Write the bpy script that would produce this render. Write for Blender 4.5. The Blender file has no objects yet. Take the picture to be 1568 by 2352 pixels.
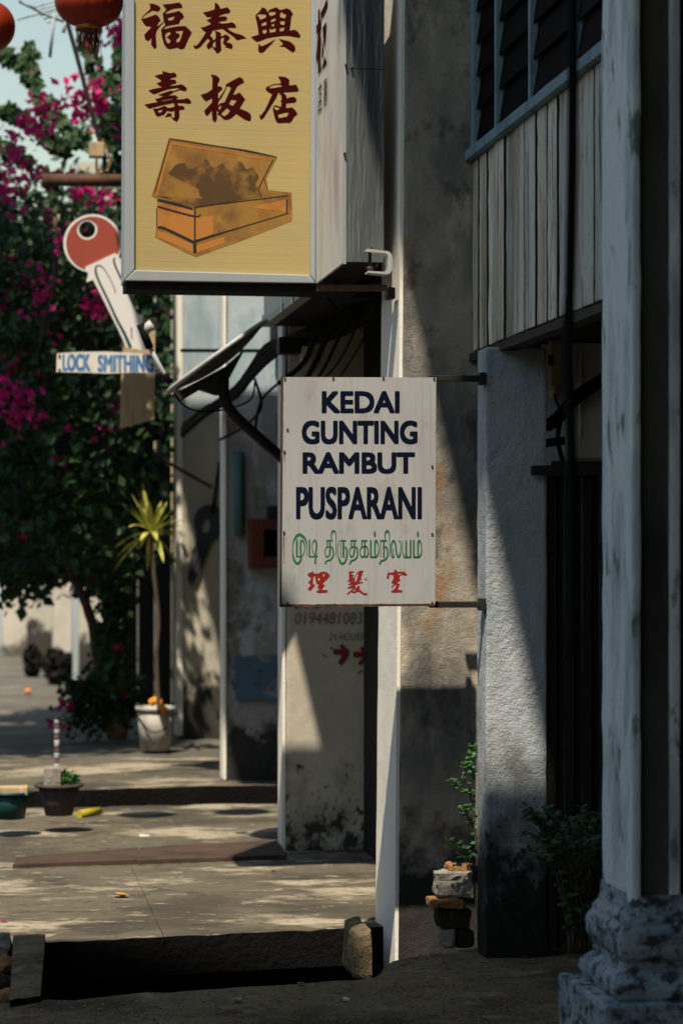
import bpy, bmesh, math, random
import numpy as np
from mathutils import Vector, Matrix, noise as mnoise

random.seed(7)
SC = bpy.context.scene
COL = SC.collection

# ---------------------------------------------------------------- camera
FPX, CX, HY = 5553.0, 784.0, 1264.0          # focal length, centre and horizon in picture units of 1568 x 2352
TH = math.atan(844.0 / FPX)                  # the street runs 8.6 degrees left of the optical axis
CAMH = 1.6
cam_d = bpy.data.cameras.new('camera')
cam = bpy.data.objects.new('camera', cam_d); COL.objects.link(cam); SC.camera = cam
cam.location = (0, 0, CAMH)
cam.rotation_euler = (math.radians(90), 0, -TH)
cam_d.sensor_fit = 'VERTICAL'; cam_d.sensor_height = 36.0; cam_d.sensor_width = 24.0
cam_d.lens = 36.0 * FPX / 2352.0
cam_d.shift_y = 88.0 / 2352.0
cam_d.clip_start = 0.1; cam_d.clip_end = 3000
cam_d.dof.use_dof = True
cam_d.dof.focus_distance = 9.5
cam_d.dof.aperture_fstop = 2.9

# ---------------------------------------------------------------- sky, sun, exposure
SUN_DIR = Vector((0.233, 0.50, -1.0)).normalized()
w = bpy.data.worlds.new('World'); SC.world = w; w.use_nodes = True
wn = w.node_tree.nodes; wl = w.node_tree.links
sky = wn.new('ShaderNodeTexSky'); sky.sky_type = 'NISHITA'; sky.sun_disc = False
sky.sun_elevation = math.asin(-SUN_DIR.z)
sky.sun_rotation = math.atan2(-SUN_DIR.x, -SUN_DIR.y)
sky.air_density = 2.0; sky.dust_density = 0.6; sky.ozone_density = 1.0
bg = wn['Background']; bg.inputs[1].default_value = 0.088
wl.new(sky.outputs[0], bg.inputs[0])
sd = bpy.data.lights.new('sun', 'SUN'); sd.energy = 5.0; sd.angle = math.radians(0.6); sd.color = (1.0, 0.89, 0.73)
sun = bpy.data.objects.new('sun', sd); COL.objects.link(sun)
sun.rotation_euler = SUN_DIR.to_track_quat('-Z', 'Y').to_euler()
sun.location = (-5, -10, 20)
vs = SC.view_settings
vs.view_transform = 'Standard'; vs.look = 'None'; vs.exposure = 0.45; vs.gamma = 1.0; vs.use_curve_mapping = False
SC.cycles.max_bounces = 5; SC.cycles.diffuse_bounces = 2; SC.cycles.glossy_bounces = 2
SC.cycles.transmission_bounces = 2; SC.cycles.transparent_max_bounces = 4

# ---------------------------------------------------------------- helpers
def P(x, y, Y):
    """picture point (1568 x 2352 units) that lies at street depth Y -> world point"""
    u = (x - CX) / FPX; v = (HY - y) / FPX
    d = Vector((math.sin(TH) + u * math.cos(TH), math.cos(TH) - u * math.sin(TH), v))
    t = Y / d.y
    return Vector((d.x * t, Y, CAMH + v * t))
def PG(x, y, z=0.0):
    """picture point on the level z"""
    u = (x - CX) / FPX; v = (HY - y) / FPX
    d = Vector((math.sin(TH) + u * math.cos(TH), math.cos(TH) - u * math.sin(TH), v))
    t = (z - CAMH) / v
    return Vector((d.x * t, d.y * t, z))
def XA(x, Y): return P(x, HY, Y).x
def ZA(y, Y, x=784): return P(x, y, Y).z

def node(nt, t, **kw):
    n = nt.nodes.new(t)
    for k, v in kw.items(): setattr(n, k, v)
    return n
def mapr(nt, src, lo, hi, a=0.0, b=1.0):
    n = node(nt, 'ShaderNodeMapRange'); n.clamp = True
    n.inputs[1].default_value = lo; n.inputs[2].default_value = hi
    n.inputs[3].default_value = a; n.inputs[4].default_value = b
    nt.links.new(src, n.inputs[0]); return n.outputs[0]
def math_n(nt, op, a, b):
    n = node(nt, 'ShaderNodeMath', operation=op)
    for i, s in enumerate((a, b)):
        if isinstance(s, (int, float)): n.inputs[i].default_value = s
        else: nt.links.new(s, n.inputs[i])
    return n.outputs[0]
def mixc(nt, fac, a, b, blend='MIX'):
    n = node(nt, 'ShaderNodeMix', data_type='RGBA', blend_type=blend)
    for idx, s in ((0, fac), (6, a), (7, b)):
        if isinstance(s, (int, float)): n.inputs[idx].default_value = s
        elif isinstance(s, tuple): n.inputs[idx].default_value = (s[0], s[1], s[2], 1)
        else: nt.links.new(s, n.inputs[idx])
    return n.outputs[2]
def mat(name, col, rough=0.85, metal=0.0, spec=0.3, layers=(), bump=(), rand=0.0, rand_col=None, emit=None, trans=0.0, obj_coords=False):
    """layers: (colour, scale, stretch xyz, lo, hi[, amount, z0, zk]) ; bump: (scale, strength, distance[, stretch])"""
    m = bpy.data.materials.new(name); m.use_nodes = True
    nt = m.node_tree; b = nt.nodes['Principled BSDF']
    b.inputs['Roughness'].default_value = rough; b.inputs['Metallic'].default_value = metal
    b.inputs['Specular IOR Level'].default_value = spec
    if obj_coords: pos = node(nt, 'ShaderNodeTexCoord').outputs['Object']
    else: pos = node(nt, 'ShaderNodeNewGeometry').outputs['Position']
    sep = node(nt, 'ShaderNodeSeparateXYZ'); nt.links.new(pos, sep.inputs[0])
    def nz(scale, stretch, detail=6, off=0.0, rgh=0.6):
        mp = node(nt, 'ShaderNodeMapping'); nt.links.new(pos, mp.inputs[0])
        mp.inputs['Scale'].default_value = [scale * s for s in stretch]
        mp.inputs['Location'].default_value = (off, off * 1.7, off * 0.6)
        t = node(nt, 'ShaderNodeTexNoise'); nt.links.new(mp.outputs[0], t.inputs[0])
        t.inputs['Scale'].default_value = 1.0; t.inputs['Detail'].default_value = detail; t.inputs['Roughness'].default_value = rgh
        return t.outputs[0]
    c = tuple(col)
    for i, L in enumerate(layers):
        lc, s, st, lo, hi = L[:5]
        amt = L[5] if len(L) > 5 else 1.0
        f = nz(s, st, 7, i * 13.3 + len(name) * 1.7)
        if len(L) > 6:                       # mould that climbs from below: noise plus height
            f = math_n(nt, 'ADD', f, math_n(nt, 'MULTIPLY', math_n(nt, 'SUBTRACT', L[6], sep.outputs[2]), L[7]))
        f = mapr(nt, f, lo, hi, 0, amt)
        c = mixc(nt, f, c, lc)
    if rand:
        oi = node(nt, 'ShaderNodeObjectInfo')
        if rand_col:
            r2 = math_n(nt, 'FRACT', math_n(nt, 'MULTIPLY', oi.outputs['Random'], 7.31), 0.0)
            c = mixc(nt, mapr(nt, r2, .35, 1.0, 0, .75), c, rand_col, 'MULTIPLY')
        v = mapr(nt, oi.outputs['Random'], 0, 1, 1 - rand, 1 + rand)
        c = mixc(nt, 1.0, c, v, 'MULTIPLY')
    if isinstance(c, tuple): b.inputs['Base Color'].default_value = (*c, 1)
    else: nt.links.new(c, b.inputs['Base Color'])
    prev = None
    for B in bump:
        bn = node(nt, 'ShaderNodeBump'); bn.inputs['Strength'].default_value = B[1]; bn.inputs['Distance'].default_value = B[2]
        nt.links.new(nz(B[0], B[3] if len(B) > 3 else (1, 1, 1), 5, 3.1), bn.inputs['Height'])
        if prev: nt.links.new(prev, bn.inputs['Normal'])
        prev = bn.outputs[0]
    if prev: nt.links.new(prev, b.inputs['Normal'])
    if emit: b.inputs['Emission Color'].default_value = (*emit[0], 1); b.inputs['Emission Strength'].default_value = emit[1]
    if trans:
        tr = node(nt, 'ShaderNodeBsdfTranslucent')
        if isinstance(c, tuple): tr.inputs[0].default_value = (*c, 1)
        else: nt.links.new(c, tr.inputs[0])
        mx = node(nt, 'ShaderNodeMixShader'); mx.inputs[0].default_value = trans
        nt.links.new(b.outputs[0], mx.inputs[1]); nt.links.new(tr.outputs[0], mx.inputs[2])
        nt.links.new(mx.outputs[0], nt.nodes['Material Output'].inputs[0])
    return m

def tag(o, label=None, cat=None, group=None, kind=None):
    if label: o['label'] = label
    if cat: o['category'] = cat
    if group: o['group'] = group
    if kind: o['kind'] = kind
    return o
def thing(name, label, cat, loc=(0, 0, 0), group=None):
    o = bpy.data.objects.new(name, None); COL.objects.link(o); o.location = loc
    o.empty_display_size = 0.1
    return tag(o, label, cat, group)
def link(name, me, m=None, parent=None):
    o = bpy.data.objects.new(name, me); COL.objects.link(o)
    if m and not me.materials: me.materials.append(m)
    if parent:
        o.parent = parent
        # every mesh is written in world coordinates, so undo the chain of parent locations
        loc = Vector((0, 0, 0)); q = parent
        while q: loc += q.location; q = q.parent
        o.matrix_parent_inverse = Matrix.Translation(-loc)
        if parent.type == 'MESH': o.matrix_parent_inverse = Matrix.Identity(4)
    return o
def from_bm(name, bm, m, parent=None, smooth=False):
    me = bpy.data.meshes.new(name); bm.to_mesh(me); bm.free()
    if smooth:
        for p in me.polygons: p.use_smooth = True
    return link(name, me, m, parent)
def from_data(name, vs_, fs, m, parent=None, smooth=False):
    me = bpy.data.meshes.new(name); me.from_pydata([tuple(v) for v in vs_], [], fs); me.update()
    if smooth:
        for p in me.polygons: p.use_smooth = True
    return link(name, me, m, parent)
HEX_F = [(0, 3, 2, 1), (4, 5, 6, 7), (0, 1, 5, 4), (1, 2, 6, 5), (2, 3, 7, 6), (3, 0, 4, 7)]
def bm_hex(bm, c):
    v = [bm.verts.new(p) for p in c]
    fs = [bm.faces.new([v[i] for i in f]) for f in HEX_F]
    return v, fs
def corners(x0, x1, y0, y1, z0, z1):
    return [(x0, y0, z0), (x1, y0, z0), (x1, y1, z0), (x0, y1, z0), (x0, y0, z1), (x1, y0, z1), (x1, y1, z1), (x0, y1, z1)]
def hexa(name, c, m, parent=None, bevel=0.0, seg=0.0, jit=0.0, jscale=6.0):
    """block from 8 corners; seg = edge length to cut it to, jit = how worn and uneven its skin is"""
    bm = bmesh.new(); bm_hex(bm, c)
    if bevel: bmesh.ops.bevel(bm, geom=bm.edges[:], offset=bevel, segments=2, affect='EDGES', profile=0.6)
    if seg:
        for _ in range(7):
            long = [e for e in bm.edges if e.calc_length() > seg * 1.5]
            if not long: break
            bmesh.ops.subdivide_edges(bm, edges=long, cuts=1, use_grid_fill=True)
            if len(bm.verts) > 9000: break
    if jit:
        bm.normal_update()
        for v in bm.verts:
            n = mnoise.noise(v.co * jscale) * 0.6 + mnoise.noise(v.co * jscale * 3.3) * 0.4
            v.co += v.normal * (n * jit)
    return from_bm(name, bm, m, parent)
def box(name, x0, x1, y0, y1, z0, z1, m, parent=None, bevel=0.0, seg=0.0, jit=0.0, jscale=6.0):
    return hexa(name, corners(x0, x1, y0, y1, z0, z1), m, parent, bevel, seg, jit, jscale)
def bm_tube(bm, pts, r, n=8, caps=True):
    pts = [Vector(p) for p in pts]; rings = []
    rr = r if isinstance(r, (list, tuple)) else [r] * len(pts)
    ref = Vector((0.3, 0.2, 1)).normalized()
    for i, p in enumerate(pts):
        t = (pts[min(i + 1, len(pts) - 1)] - pts[max(i - 1, 0)])
        if t.length < 1e-9: t = Vector((0, 0, 1))
        t.normalize()
        if abs(t.dot(ref)) > 0.95: a = t.cross(Vector((1, 0, 0))).normalized()
        else: a = t.cross(ref).normalized()
        b = t.cross(a)
        rings.append([bm.verts.new(p + (a * math.cos(2 * math.pi * k / n) + b * math.sin(2 * math.pi * k / n)) * rr[i]) for k in range(n)])
    for i in range(len(rings) - 1):
        for k in range(n):
            f = bm.faces.new([rings[i][k], rings[i][(k + 1) % n], rings[i + 1][(k + 1) % n], rings[i + 1][k]]); f.smooth = True
    if caps: bm.faces.new(rings[0][::-1]); bm.faces.new(rings[-1])
def tube(name, pts, r, m, parent=None, n=8):
    bm = bmesh.new(); bm_tube(bm, pts, r, n); bmesh.ops.recalc_face_normals(bm, faces=bm.faces[:])
    return from_bm(name, bm, m, parent)
def curve_pts(pts, n=8):
    """Catmull-Rom through pts"""
    pts = [Vector(p) for p in pts]; out = []
    for i in range(len(pts) - 1):
        p0, p1, p2, p3 = pts[max(i - 1, 0)], pts[i], pts[i + 1], pts[min(i + 2, len(pts) - 1)]
        for k in range(n):
            t = k / n
            out.append(0.5 * ((2 * p1) + (p2 - p0) * t + (2 * p0 - 5 * p1 + 4 * p2 - p3) * t * t + (3 * p1 - p0 - 3 * p2 + p3) * t ** 3))
    out.append(pts[-1]); return out
def lathe(name, prof, loc, m, parent=None, n=24, sq=None, smooth=True):
    bm = bmesh.new(); rings = []
    for r, z in prof:
        rings.append([bm.verts.new((loc[0] + r * math.cos(2 * math.pi * k / n), loc[1] + r * math.sin(2 * math.pi * k / n), loc[2] + z)) for k in range(n)])
    for i in range(len(rings) - 1):
        for k in range(n):
            bm.faces.new([rings[i][k], rings[i][(k + 1) % n], rings[i + 1][(k + 1) % n], rings[i + 1][k]]).smooth = smooth
    if prof[0][0] > 1e-4: bm.faces.new(rings[0][::-1])
    if prof[-1][0] > 1e-4: bm.faces.new(rings[-1])
    bmesh.ops.remove_doubles(bm, verts=bm.verts[:], dist=1e-5)
    bmesh.ops.recalc_face_normals(bm, faces=bm.faces[:])
    return from_bm(name, bm, m, parent)
def flat_mesh(loops):
    """even-odd filled outline -> (verts2d, faces)"""
    cd = bpy.data.curves.new('outline', 'CURVE'); cd.dimensions = '2D'; cd.fill_mode = 'FRONT'
    for lp in loops:
        s = cd.splines.new('POLY'); s.points.add(len(lp) - 1); s.use_cyclic_u = True
        for p, q in zip(s.points, lp): p.co = (q[0], q[1], 0, 1)
    o = bpy.data.objects.new('outline', cd); COL.objects.link(o)
    me = o.to_mesh()
    vs_ = [tuple(v.co)[:2] for v in me.vertices]; fs = [tuple(p.vertices) for p in me.polygons]
    o.to_mesh_clear(); bpy.data.objects.remove(o); bpy.data.curves.remove(cd)
    return vs_, fs
def text_flat(body, offset=0.0, shear=0.0, spacing=1.0):
    cd = bpy.data.curves.new('lettering', 'FONT'); cd.body = body; cd.offset = offset; cd.shear = shear; cd.space_character = spacing
    cd.fill_mode = 'FRONT'; cd.resolution_u = 4
    o = bpy.data.objects.new('lettering', cd); COL.objects.link(o)
    dg = bpy.context.evaluated_depsgraph_get()
    me = o.evaluated_get(dg).to_mesh()
    vs_ = [tuple(v.co)[:2] for v in me.vertices]; fs = [tuple(p.vertices) for p in me.polygons]
    o.evaluated_get(dg).to_mesh_clear(); bpy.data.objects.remove(o); bpy.data.curves.remove(cd)
    return vs_, fs
def text_on(name, body, rect, Y, m, parent, offset=0.0, shear=0.0, proud=0.0006, spacing=1.0, bold=0.0):
    """lettering fitted to rect (x0, x1, ytop, ybottom in picture units) on the upright plane at depth Y"""
    v2, fs = text_flat(body, offset, shear, spacing)
    xs = [v[0] for v in v2]; ys = [v[1] for v in v2]
    x0, x1, y0, y1 = rect
    f = lambda v: P(x0 + (v[0] - min(xs)) / (max(xs) - min(xs)) * (x1 - x0), y1 + (v[1] - min(ys)) / (max(ys) - min(ys)) * (y0 - y1), Y)
    vs_, ff = [], []
    offs = [(0, 0)] + ([(a * bold, b * bold) for a, b in ((1, 1), (-1, 1), (1, -1), (-1, -1), (0, 1.1), (0, -1.1), (1.1, 0), (-1.1, 0))] if bold else [])
    for i, (dx, dz) in enumerate(offs):
        base = len(vs_)
        vs_ += [f(v) + Vector((dx, -proud - i * .00004, dz)) for v in v2]; ff += [tuple(q + base for q in g) for g in fs]
    return from_data(name, vs_, ff, m, parent)
def shape_on(name, loops, Y, m, parent, proud=0.003, thick=0.0, thick_m=None):
    """outline in picture units on the upright plane at depth Y; with thick it becomes a cut-out board"""
    v2, fs = flat_mesh(loops)
    front = [P(v[0], v[1], Y) - Vector((0, proud, 0)) for v in v2]
    if not thick: return from_data(name, front, fs, m, parent)
    n = len(front); vs_ = front + [v + Vector((0, thick, 0)) for v in front]
    cnt = {}
    for f in fs:
        for a, b in zip(f, f[1:] + f[:1]): cnt[(a, b)] = 1
    side = [(a, b, b + n, a + n) for (a, b) in cnt if (b, a) not in cnt]
    return from_data(name, vs_, list(fs) + [tuple(i + n for i in f[::-1]) for f in fs] + side, m, parent)
def strokes_on(name, strokes, conv, Y, m, parent, proud=0.003):
    """pen strokes [(x, y, width), ...] as ribbons, each 0.15 mm above the last"""
    vs_, fs = [], []
    for si, st in enumerate(strokes):
        pts = curve_pts([(p[0], p[1], p[2]) for p in st], 5) if len(st) > 2 else [Vector(p) for p in st]
        base = len(vs_)
        for i, p in enumerate(pts):
            t = pts[min(i + 1, len(pts) - 1)] - pts[max(i - 1, 0)]; t.z = 0
            if t.length < 1e-6: t = Vector((1, 0, 0))
            t.normalize(); nrm = Vector((-t.y, t.x, 0)) * p.z * 0.5
            for s in (1, -1):
                q = conv(p.x + nrm.x * s, p.y + nrm.y * s)
                vs_.append(P(q[0], q[1], Y) - Vector((0, proud + si * 0.00004, 0)))
        for i in range(len(pts) - 1):
            fs.append((base + 2 * i, base + 2 * i + 1, base + 2 * i + 3, base + 2 * i + 2))
    return from_data(name, vs_, fs, m, parent)
NV = 1568.0 / 2731.0
def conv_native(ox, oy, s): return lambda x, y: ((ox + x * s) * NV, (oy + y * s) * NV)
def copy_tree(o, off, label=None, parent=None):
    c = o.copy(); COL.objects.link(c)
    if parent is None: c.location = o.location + Vector(off)
    else: c.parent = parent
    if label: c['label'] = label
    for ch in list(o.children): copy_tree(ch, off, None, c)
    return c
# ---------------------------------------------------------------- materials
G = (0.02, 0.019, 0.016)
m_pillarA = mat('grey_blue_stucco', (0.40, 0.43, 0.45), 0.92, layers=[
    ((0.23, 0.27, 0.30), 3.5, (1, 1, .6), .45, .62, .75), ((0.55, 0.53, 0.49), 9, (1, 1, .5), .55, .75, .5),
    ((0.20, 0.17, 0.13), 14, (1, 1, .25), .66, .74, .6),
    ((0.13, 0.12, 0.10), 9, (1, 1, .6), .52, .80, .8, .95, .45), ((0.015, 0.013, 0.011), 9, (1, 1, .8), .62, .86, .97, .70, .80), ((0.010, 0.009, 0.008), 34, (1, 1, .8), .60, .70, .9, .55, .5)],
    bump=[(130, .9, .006), (48, .7, .008), (15, .35, .012)])
m_wallB = mat('tan_stained_stucco', (0.33, 0.295, 0.24), 0.92, layers=[
    ((0.15, 0.145, 0.135), 3.2, (1, 1, .6), .45, .60, .85), ((0.46, 0.40, 0.31), 6, (1, 1, .35), .55, .66, .8),
    ((0.26, 0.13, 0.05), 4.0, (1.2, 1, .7), .59, .68, .7), ((0.07, 0.07, 0.068), 11, (1, 1, .7), .56, .68, .7),
    ((0.05, 0.053, 0.055), 2.2, (1, 1, .5), .50, .60, .8),
    ((0.016, 0.015, 0.013), 6, (1, 1, .8), .58, .76, .95, .55, .95)],
    bump=[(120, .7, .004), (45, .5, .006), (14, .35, .012)])
m_cream = mat('cream_plaster', (0.80, 0.76, 0.67), 0.9, layers=[
    ((0.66, 0.63, 0.56), 4, (1, 1, .4), .5, .75, .6), ((0.40, 0.38, 0.33), 30, (1, 1, .4), .68, .76, .5)],
    bump=[(45, .35, .005)])
m_pierC = mat('cream_plaster_spotted_mould', (0.50, 0.455, 0.365), 0.9, layers=[
    ((0.33, 0.30, 0.24), 2.5, (1, 1, .6), .45, .7, .7), ((0.6, 0.55, 0.45), 6, (1, 1, .4), .58, .75, .5),
    ((0.16, 0.145, 0.11), 5, (1, 1, .8), .56, .74, .6, .6, .4), ((0.03, 0.028, 0.022), 14, (1, 1, .8), .59, .68, .95, .38, .42), ((0.035, 0.032, 0.026), 40, (1, 1, .8), .60, .70, .8, .35, .3)],
    bump=[(40, .4, .006)])
m_pierD = mat('peeling_plaster', (0.27, 0.265, 0.255), 0.92, layers=[
    ((0.42, 0.44, 0.46), 3.2, (1, 1, .6), .52, .6, .85), ((0.13, 0.115, 0.095), 4.5, (1, 1, .8), .55, .66, .9),
    ((0.05, 0.045, 0.04), 9, (1, 1, .7), .62, .7, .8),
    ((0.02, 0.019, 0.017), 5, (1, 1, .8), .58, .68, .95, .6, .75)],
    bump=[(30, .8, .012), (8, .6, .02)])
m_pierE = mat('worn_whitewash_cream_below', (0.47, 0.43, 0.34), 0.92, layers=[
    ((0.30, 0.29, 0.27), 2.4, (1, 1, .5), .45, .68, .8), ((0.62, 0.57, 0.46), 4, (1, 1, .5), .55, .7, .6),
    ((0.02, 0.019, 0.016), 4, (1, 1, .9), .6, .75, .95, .75, .8)],
    bump=[(30, .5, .008)])
m_limeblue = mat('pale_blue_limewash', (0.40, 0.47, 0.51), 0.9, layers=[
    ((0.24, 0.33, 0.37), 3.2, (1.4, 1, .35), .48, .62, .8), ((0.52, 0.50, 0.45), 4, (1.5, 1, .3), .55, .7, .7),
    ((0.22, 0.21, 0.19), 6, (1, 1, .4), .62, .72, .7)], bump=[(25, .4, .006)])
m_colF = mat('blue_grey_column_paint', (0.66, 0.69, 0.67), 0.9, layers=[
    ((0.36, 0.41, 0.42), 7, (1, 1, .3), .47, .60, .85), ((0.76, 0.75, 0.70), 9, (1, 1, .3), .56, .72, .7),
    ((0.10, 0.115, 0.12), 13, (1, 1, .4), .585, .66, .85), ((0.06, 0.075, 0.085), 12, (1, 1, 1), .60, .72, .85, .50, .45)],
    bump=[(30, .6, .01)])
m_colBase = mat('blackened_flaking_base', (0.30, 0.35, 0.37), 0.9, layers=[
    ((0.17, 0.22, 0.25), 7, (1, 1, 1.5), .44, .60, .85), ((0.03, 0.036, 0.042), 15, (1, 1, 1.8), .50, .60, .94), ((0.016, 0.018, 0.02), 45, (1, 1, 1), .54, .66, .8), ((0.48, 0.52, 0.52), 22, (1, 1, 1.6), .64, .72, .7)], bump=[(30, .8, .012)])
m_colRecess = mat('mouldy_column_recess', (0.075, 0.075, 0.062), 0.95, spec=.1, layers=[  # shade of the column's front put into the colour, mottled with mould
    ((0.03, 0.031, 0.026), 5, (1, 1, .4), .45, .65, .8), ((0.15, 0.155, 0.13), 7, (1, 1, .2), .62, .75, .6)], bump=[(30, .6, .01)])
m_board = mat('peeling_white_board', (0.66, 0.63, 0.56), 0.85, rand=.3, rand_col=(.78, .68, .50), layers=[
    ((0.36, 0.31, 0.21), 4, (1, 3, .25), .47, .58, .85), ((0.66, 0.65, 0.61), 5, (1, 3, .2), .56, .63, .8),
    ((0.06, 0.052, 0.045), 5, (1, 5, .22), .585, .63, .85), ((0.10, 0.09, 0.075), 13, (1, 3, .35), .60, .66, .8), ((0.05, 0.045, 0.04), 30, (1, 1.5, .5), .62, .70, .7)],
    bump=[(30, .7, .006, (1, 4, .15))])
m_darkwood = mat('dark_timber', (0.028, 0.022, 0.018), 0.8, layers=[((0.06, 0.045, 0.035), 9, (1, 1, .2), .5, .75, .7)], bump=[(30, .5, .004)])
m_black = mat('blackened_interior', (0.012, 0.010, 0.008), 0.9, layers=[((0.022, 0.017, 0.012), 3, (1, 1, .6), .45, .7, .8)])  # near-black colour stands in for the gloom of voids and rooms
m_blueframe = mat('faded_blue_paint', (0.17, 0.26, 0.30), 0.7, layers=[((0.07, 0.10, 0.12), 12, (1, 1, .4), .52, .68, .8)], bump=[(40, .3, .003)])
m_louvre = mat('dark_louvre_glass', (0.005, 0.005, 0.005), 0.7, spec=.03, layers=[((0.011, 0.010, 0.009), 6, (1, 1, 1), .5, .7, .7)])
m_roof = mat('old_roof_underside', (0.09, 0.08, 0.07), 0.9, layers=[((0.05, 0.045, 0.04), 6, (1, 1, 1), .5, .7, .8)])
m_asphalt = mat('rough_dark_pavement', (0.18, 0.14, 0.085), 0.95, spec=.1, layers=[
    ((0.065, 0.05, 0.032), 2.2, (1, 1, 1), .42, .62, .9), ((0.30, 0.235, 0.145), 5, (1, 1, 1), .56, .70, .8), ((0.04, 0.035, 0.028), 22, (1, 1, 1), .55, .66, .7),
    ((0.42, 0.38, 0.31), 70, (1, 1, 1), .68, .74, .9), ((0.22, 0.13, 0.03), 5.5, (1, 1.5, 1), .69, .71, .8)],
    bump=[(70, .9, .012), (12, .6, .03)])
m_slab = mat('worn_concrete_slab', (0.11, 0.094, 0.067), 0.93, spec=.2, layers=[
    ((0.050, 0.043, 0.032), 1.1, (1, 1.1, 1), .46, .58, .85), ((0.34, 0.295, 0.21), 1.5, (.8, 1.5, 1), .53, .61, .9), ((0.045, 0.039, 0.030), 26, (.8, 1.2, 1), .56, .66, .7), ((0.035, 0.031, 0.025), 5, (1, 1.4, 1), .60, .68, .8),
    ((0.05, 0.045, 0.038), 7, (.8, 1.6, 1), .56, .68, .75), ((0.30, 0.26, 0.19), 9, (.8, 1.3, 1), .60, .66, .7)],
    bump=[(40, .5, .008), (8, .4, .02)])
m_slab_edge = mat('mouldy_concrete_edge', (0.006, 0.0055, 0.005), 0.95, spec=.1, layers=[((0.03, 0.027, 0.022), 12, (1, 1, 1), .62, .76, .8)], bump=[(40, .8, .015)])  # near-black: shade on the slab sides put into the mouldy concrete colour
m_road = mat('street_concrete', (0.105, 0.095, 0.075), 0.95, spec=.2, layers=[
    ((0.07, 0.065, 0.055), .9, (1, 1, 1), .45, .62, .8), ((0.21, 0.195, 0.16), 2.2, (.6, 1.6, 1), .52, .66, .7)], bump=[(30, .4, .01)])
m_tar = mat('asphalt_road', (0.055, 0.053, 0.05), 0.95, spec=.2, layers=[((0.035, 0.034, 0.033), 1.2, (1, 1, 1), .45, .62, .8)], bump=[(50, .4, .01)])
m_earth = mat('dark_earth', (0.045, 0.036, 0.026), 0.97, spec=.1, layers=[((0.10, 0.085, 0.06), 9, (1, 1, 1), .54, .7, .7), ((0.02, 0.017, 0.013), 4, (1, 1, 1), .5, .66, .8)], bump=[(45, 1, .02)])
m_rustplate = mat('rusted_steel_plate', (0.065, 0.040, 0.028), 0.8, spec=.3, layers=[
    ((0.022, 0.018, 0.016), 4, (1, 1, 1), .45, .6, .8), ((0.11, 0.055, 0.03), 3.2, (1, 1, 1), .57, .7, .85), ((0.20, 0.15, 0.11), 9, (1, 1, 1), .66, .74, .6)], bump=[(50, .5, .004)])
m_rust = mat('rusted_iron', (0.10, 0.045, 0.022), 0.75, layers=[((0.04, 0.025, 0.018), 14, (1, 1, 1), .45, .62, .9), ((0.22, 0.11, 0.05), 26, (1, 1, 1), .64, .72, .8)], bump=[(80, .6, .003)])
m_iron = mat('black_iron', (0.02, 0.018, 0.017), 0.6, metal=.2, layers=[((0.06, 0.035, 0.02), 18, (1, 1, 1), .6, .72, .6)])
m_alu = mat('weathered_aluminium', (0.34, 0.37, 0.38), 0.5, metal=.35, layers=[((0.30, 0.32, 0.34), 10, (1, 1, .3), .5, .7, .6), ((0.08, 0.07, 0.065), 22, (1, 1, .4), .68, .73, .8)])
m_galv = mat('creased_zinc_sheet', (0.20, 0.215, 0.22), 0.42, metal=.8, layers=[((0.19, 0.18, 0.15), 3, (1, 1, .35), .5, .68, .6), ((0.14, 0.14, 0.135), 8, (1.5, 1, .2), .55, .7, .5)], bump=[(1.7, .6, .07, (2.4, 1, .22))])
m_steel = mat('bright_zinc_plate', (0.72, 0.72, 0.70), 0.38, metal=.6, layers=[((0.45, 0.43, 0.40), 30, (1, 1, 1), .55, .7, .6)])
m_yellow = mat('yellow_corrugated_plastic', (0.40, 0.30, 0.115), 0.55, spec=.35, layers=[
    ((0.34, 0.265, 0.12), 2.2, (1, 1, 1), .42, .66, .7), ((0.44, 0.28, 0.07), 1.4, (1, 1, 1.6), .52, .7, .6),
    ((0.32, 0.24, 0.10), 1.0, (.4, 1, 260), .50, .58, .35), ((0.30, 0.22, 0.10), 9, (3, 1, .9), .70, .76, .45)],
    bump=[(1.0, .25, .004, (.3, 1, 190))])
m_maroon = mat('maroon_vinyl_letter', (0.040, 0.0025, 0.0025), 0.9, spec=.04)
m_whitepanel = mat('white_plastic_panel', (0.58, 0.58, 0.57), 0.4, spec=.5, layers=[((0.24, 0.20, 0.20), 3, (1, 1, .5), .5, .7, .7), ((0.27, 0.255, 0.21), 5, (1, 3, .3), .55, .7, .5)])
m_sign = mat('white_enamel_sign', (0.37, 0.37, 0.37), 0.5, spec=.4, layers=[
    ((0.31, 0.305, 0.31), 5, (1, 1, .3), .42, .66, .7), ((0.27, 0.258, 0.23), 30, (2.5, 1, .10), .54, .70, .5),
    ((0.20, 0.17, 0.12), 48, (1, 1, .7), .69, .73, .7), ((0.22, 0.205, 0.175), 9, (1, 1, .5), .58, .76, .85)])
m_signrust = mat('rusty_sign_edge', (0.055, 0.030, 0.018), 0.8, layers=[((0.14, 0.07, 0.03), 30, (1, 1, 1), .55, .7, .8)])
m_navy = mat('navy_sign_paint', (0.004, 0.006, 0.018), 0.9, spec=.04, layers=[((0.02, 0.024, 0.04), 60, (1, 1, 1), .68, .74, .6)])
m_green = mat('green_sign_paint', (0.02, 0.125, 0.05), 0.75, spec=.15)
m_red = mat('red_sign_paint', (0.24, 0.014, 0.009), 0.75, spec=.15)
m_ink = mat('faded_marker_ink', (0.14, 0.13, 0.11), 0.9)
m_redspray = mat('dark_red_spray_paint', (0.17, 0.022, 0.016), 0.9)
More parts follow.
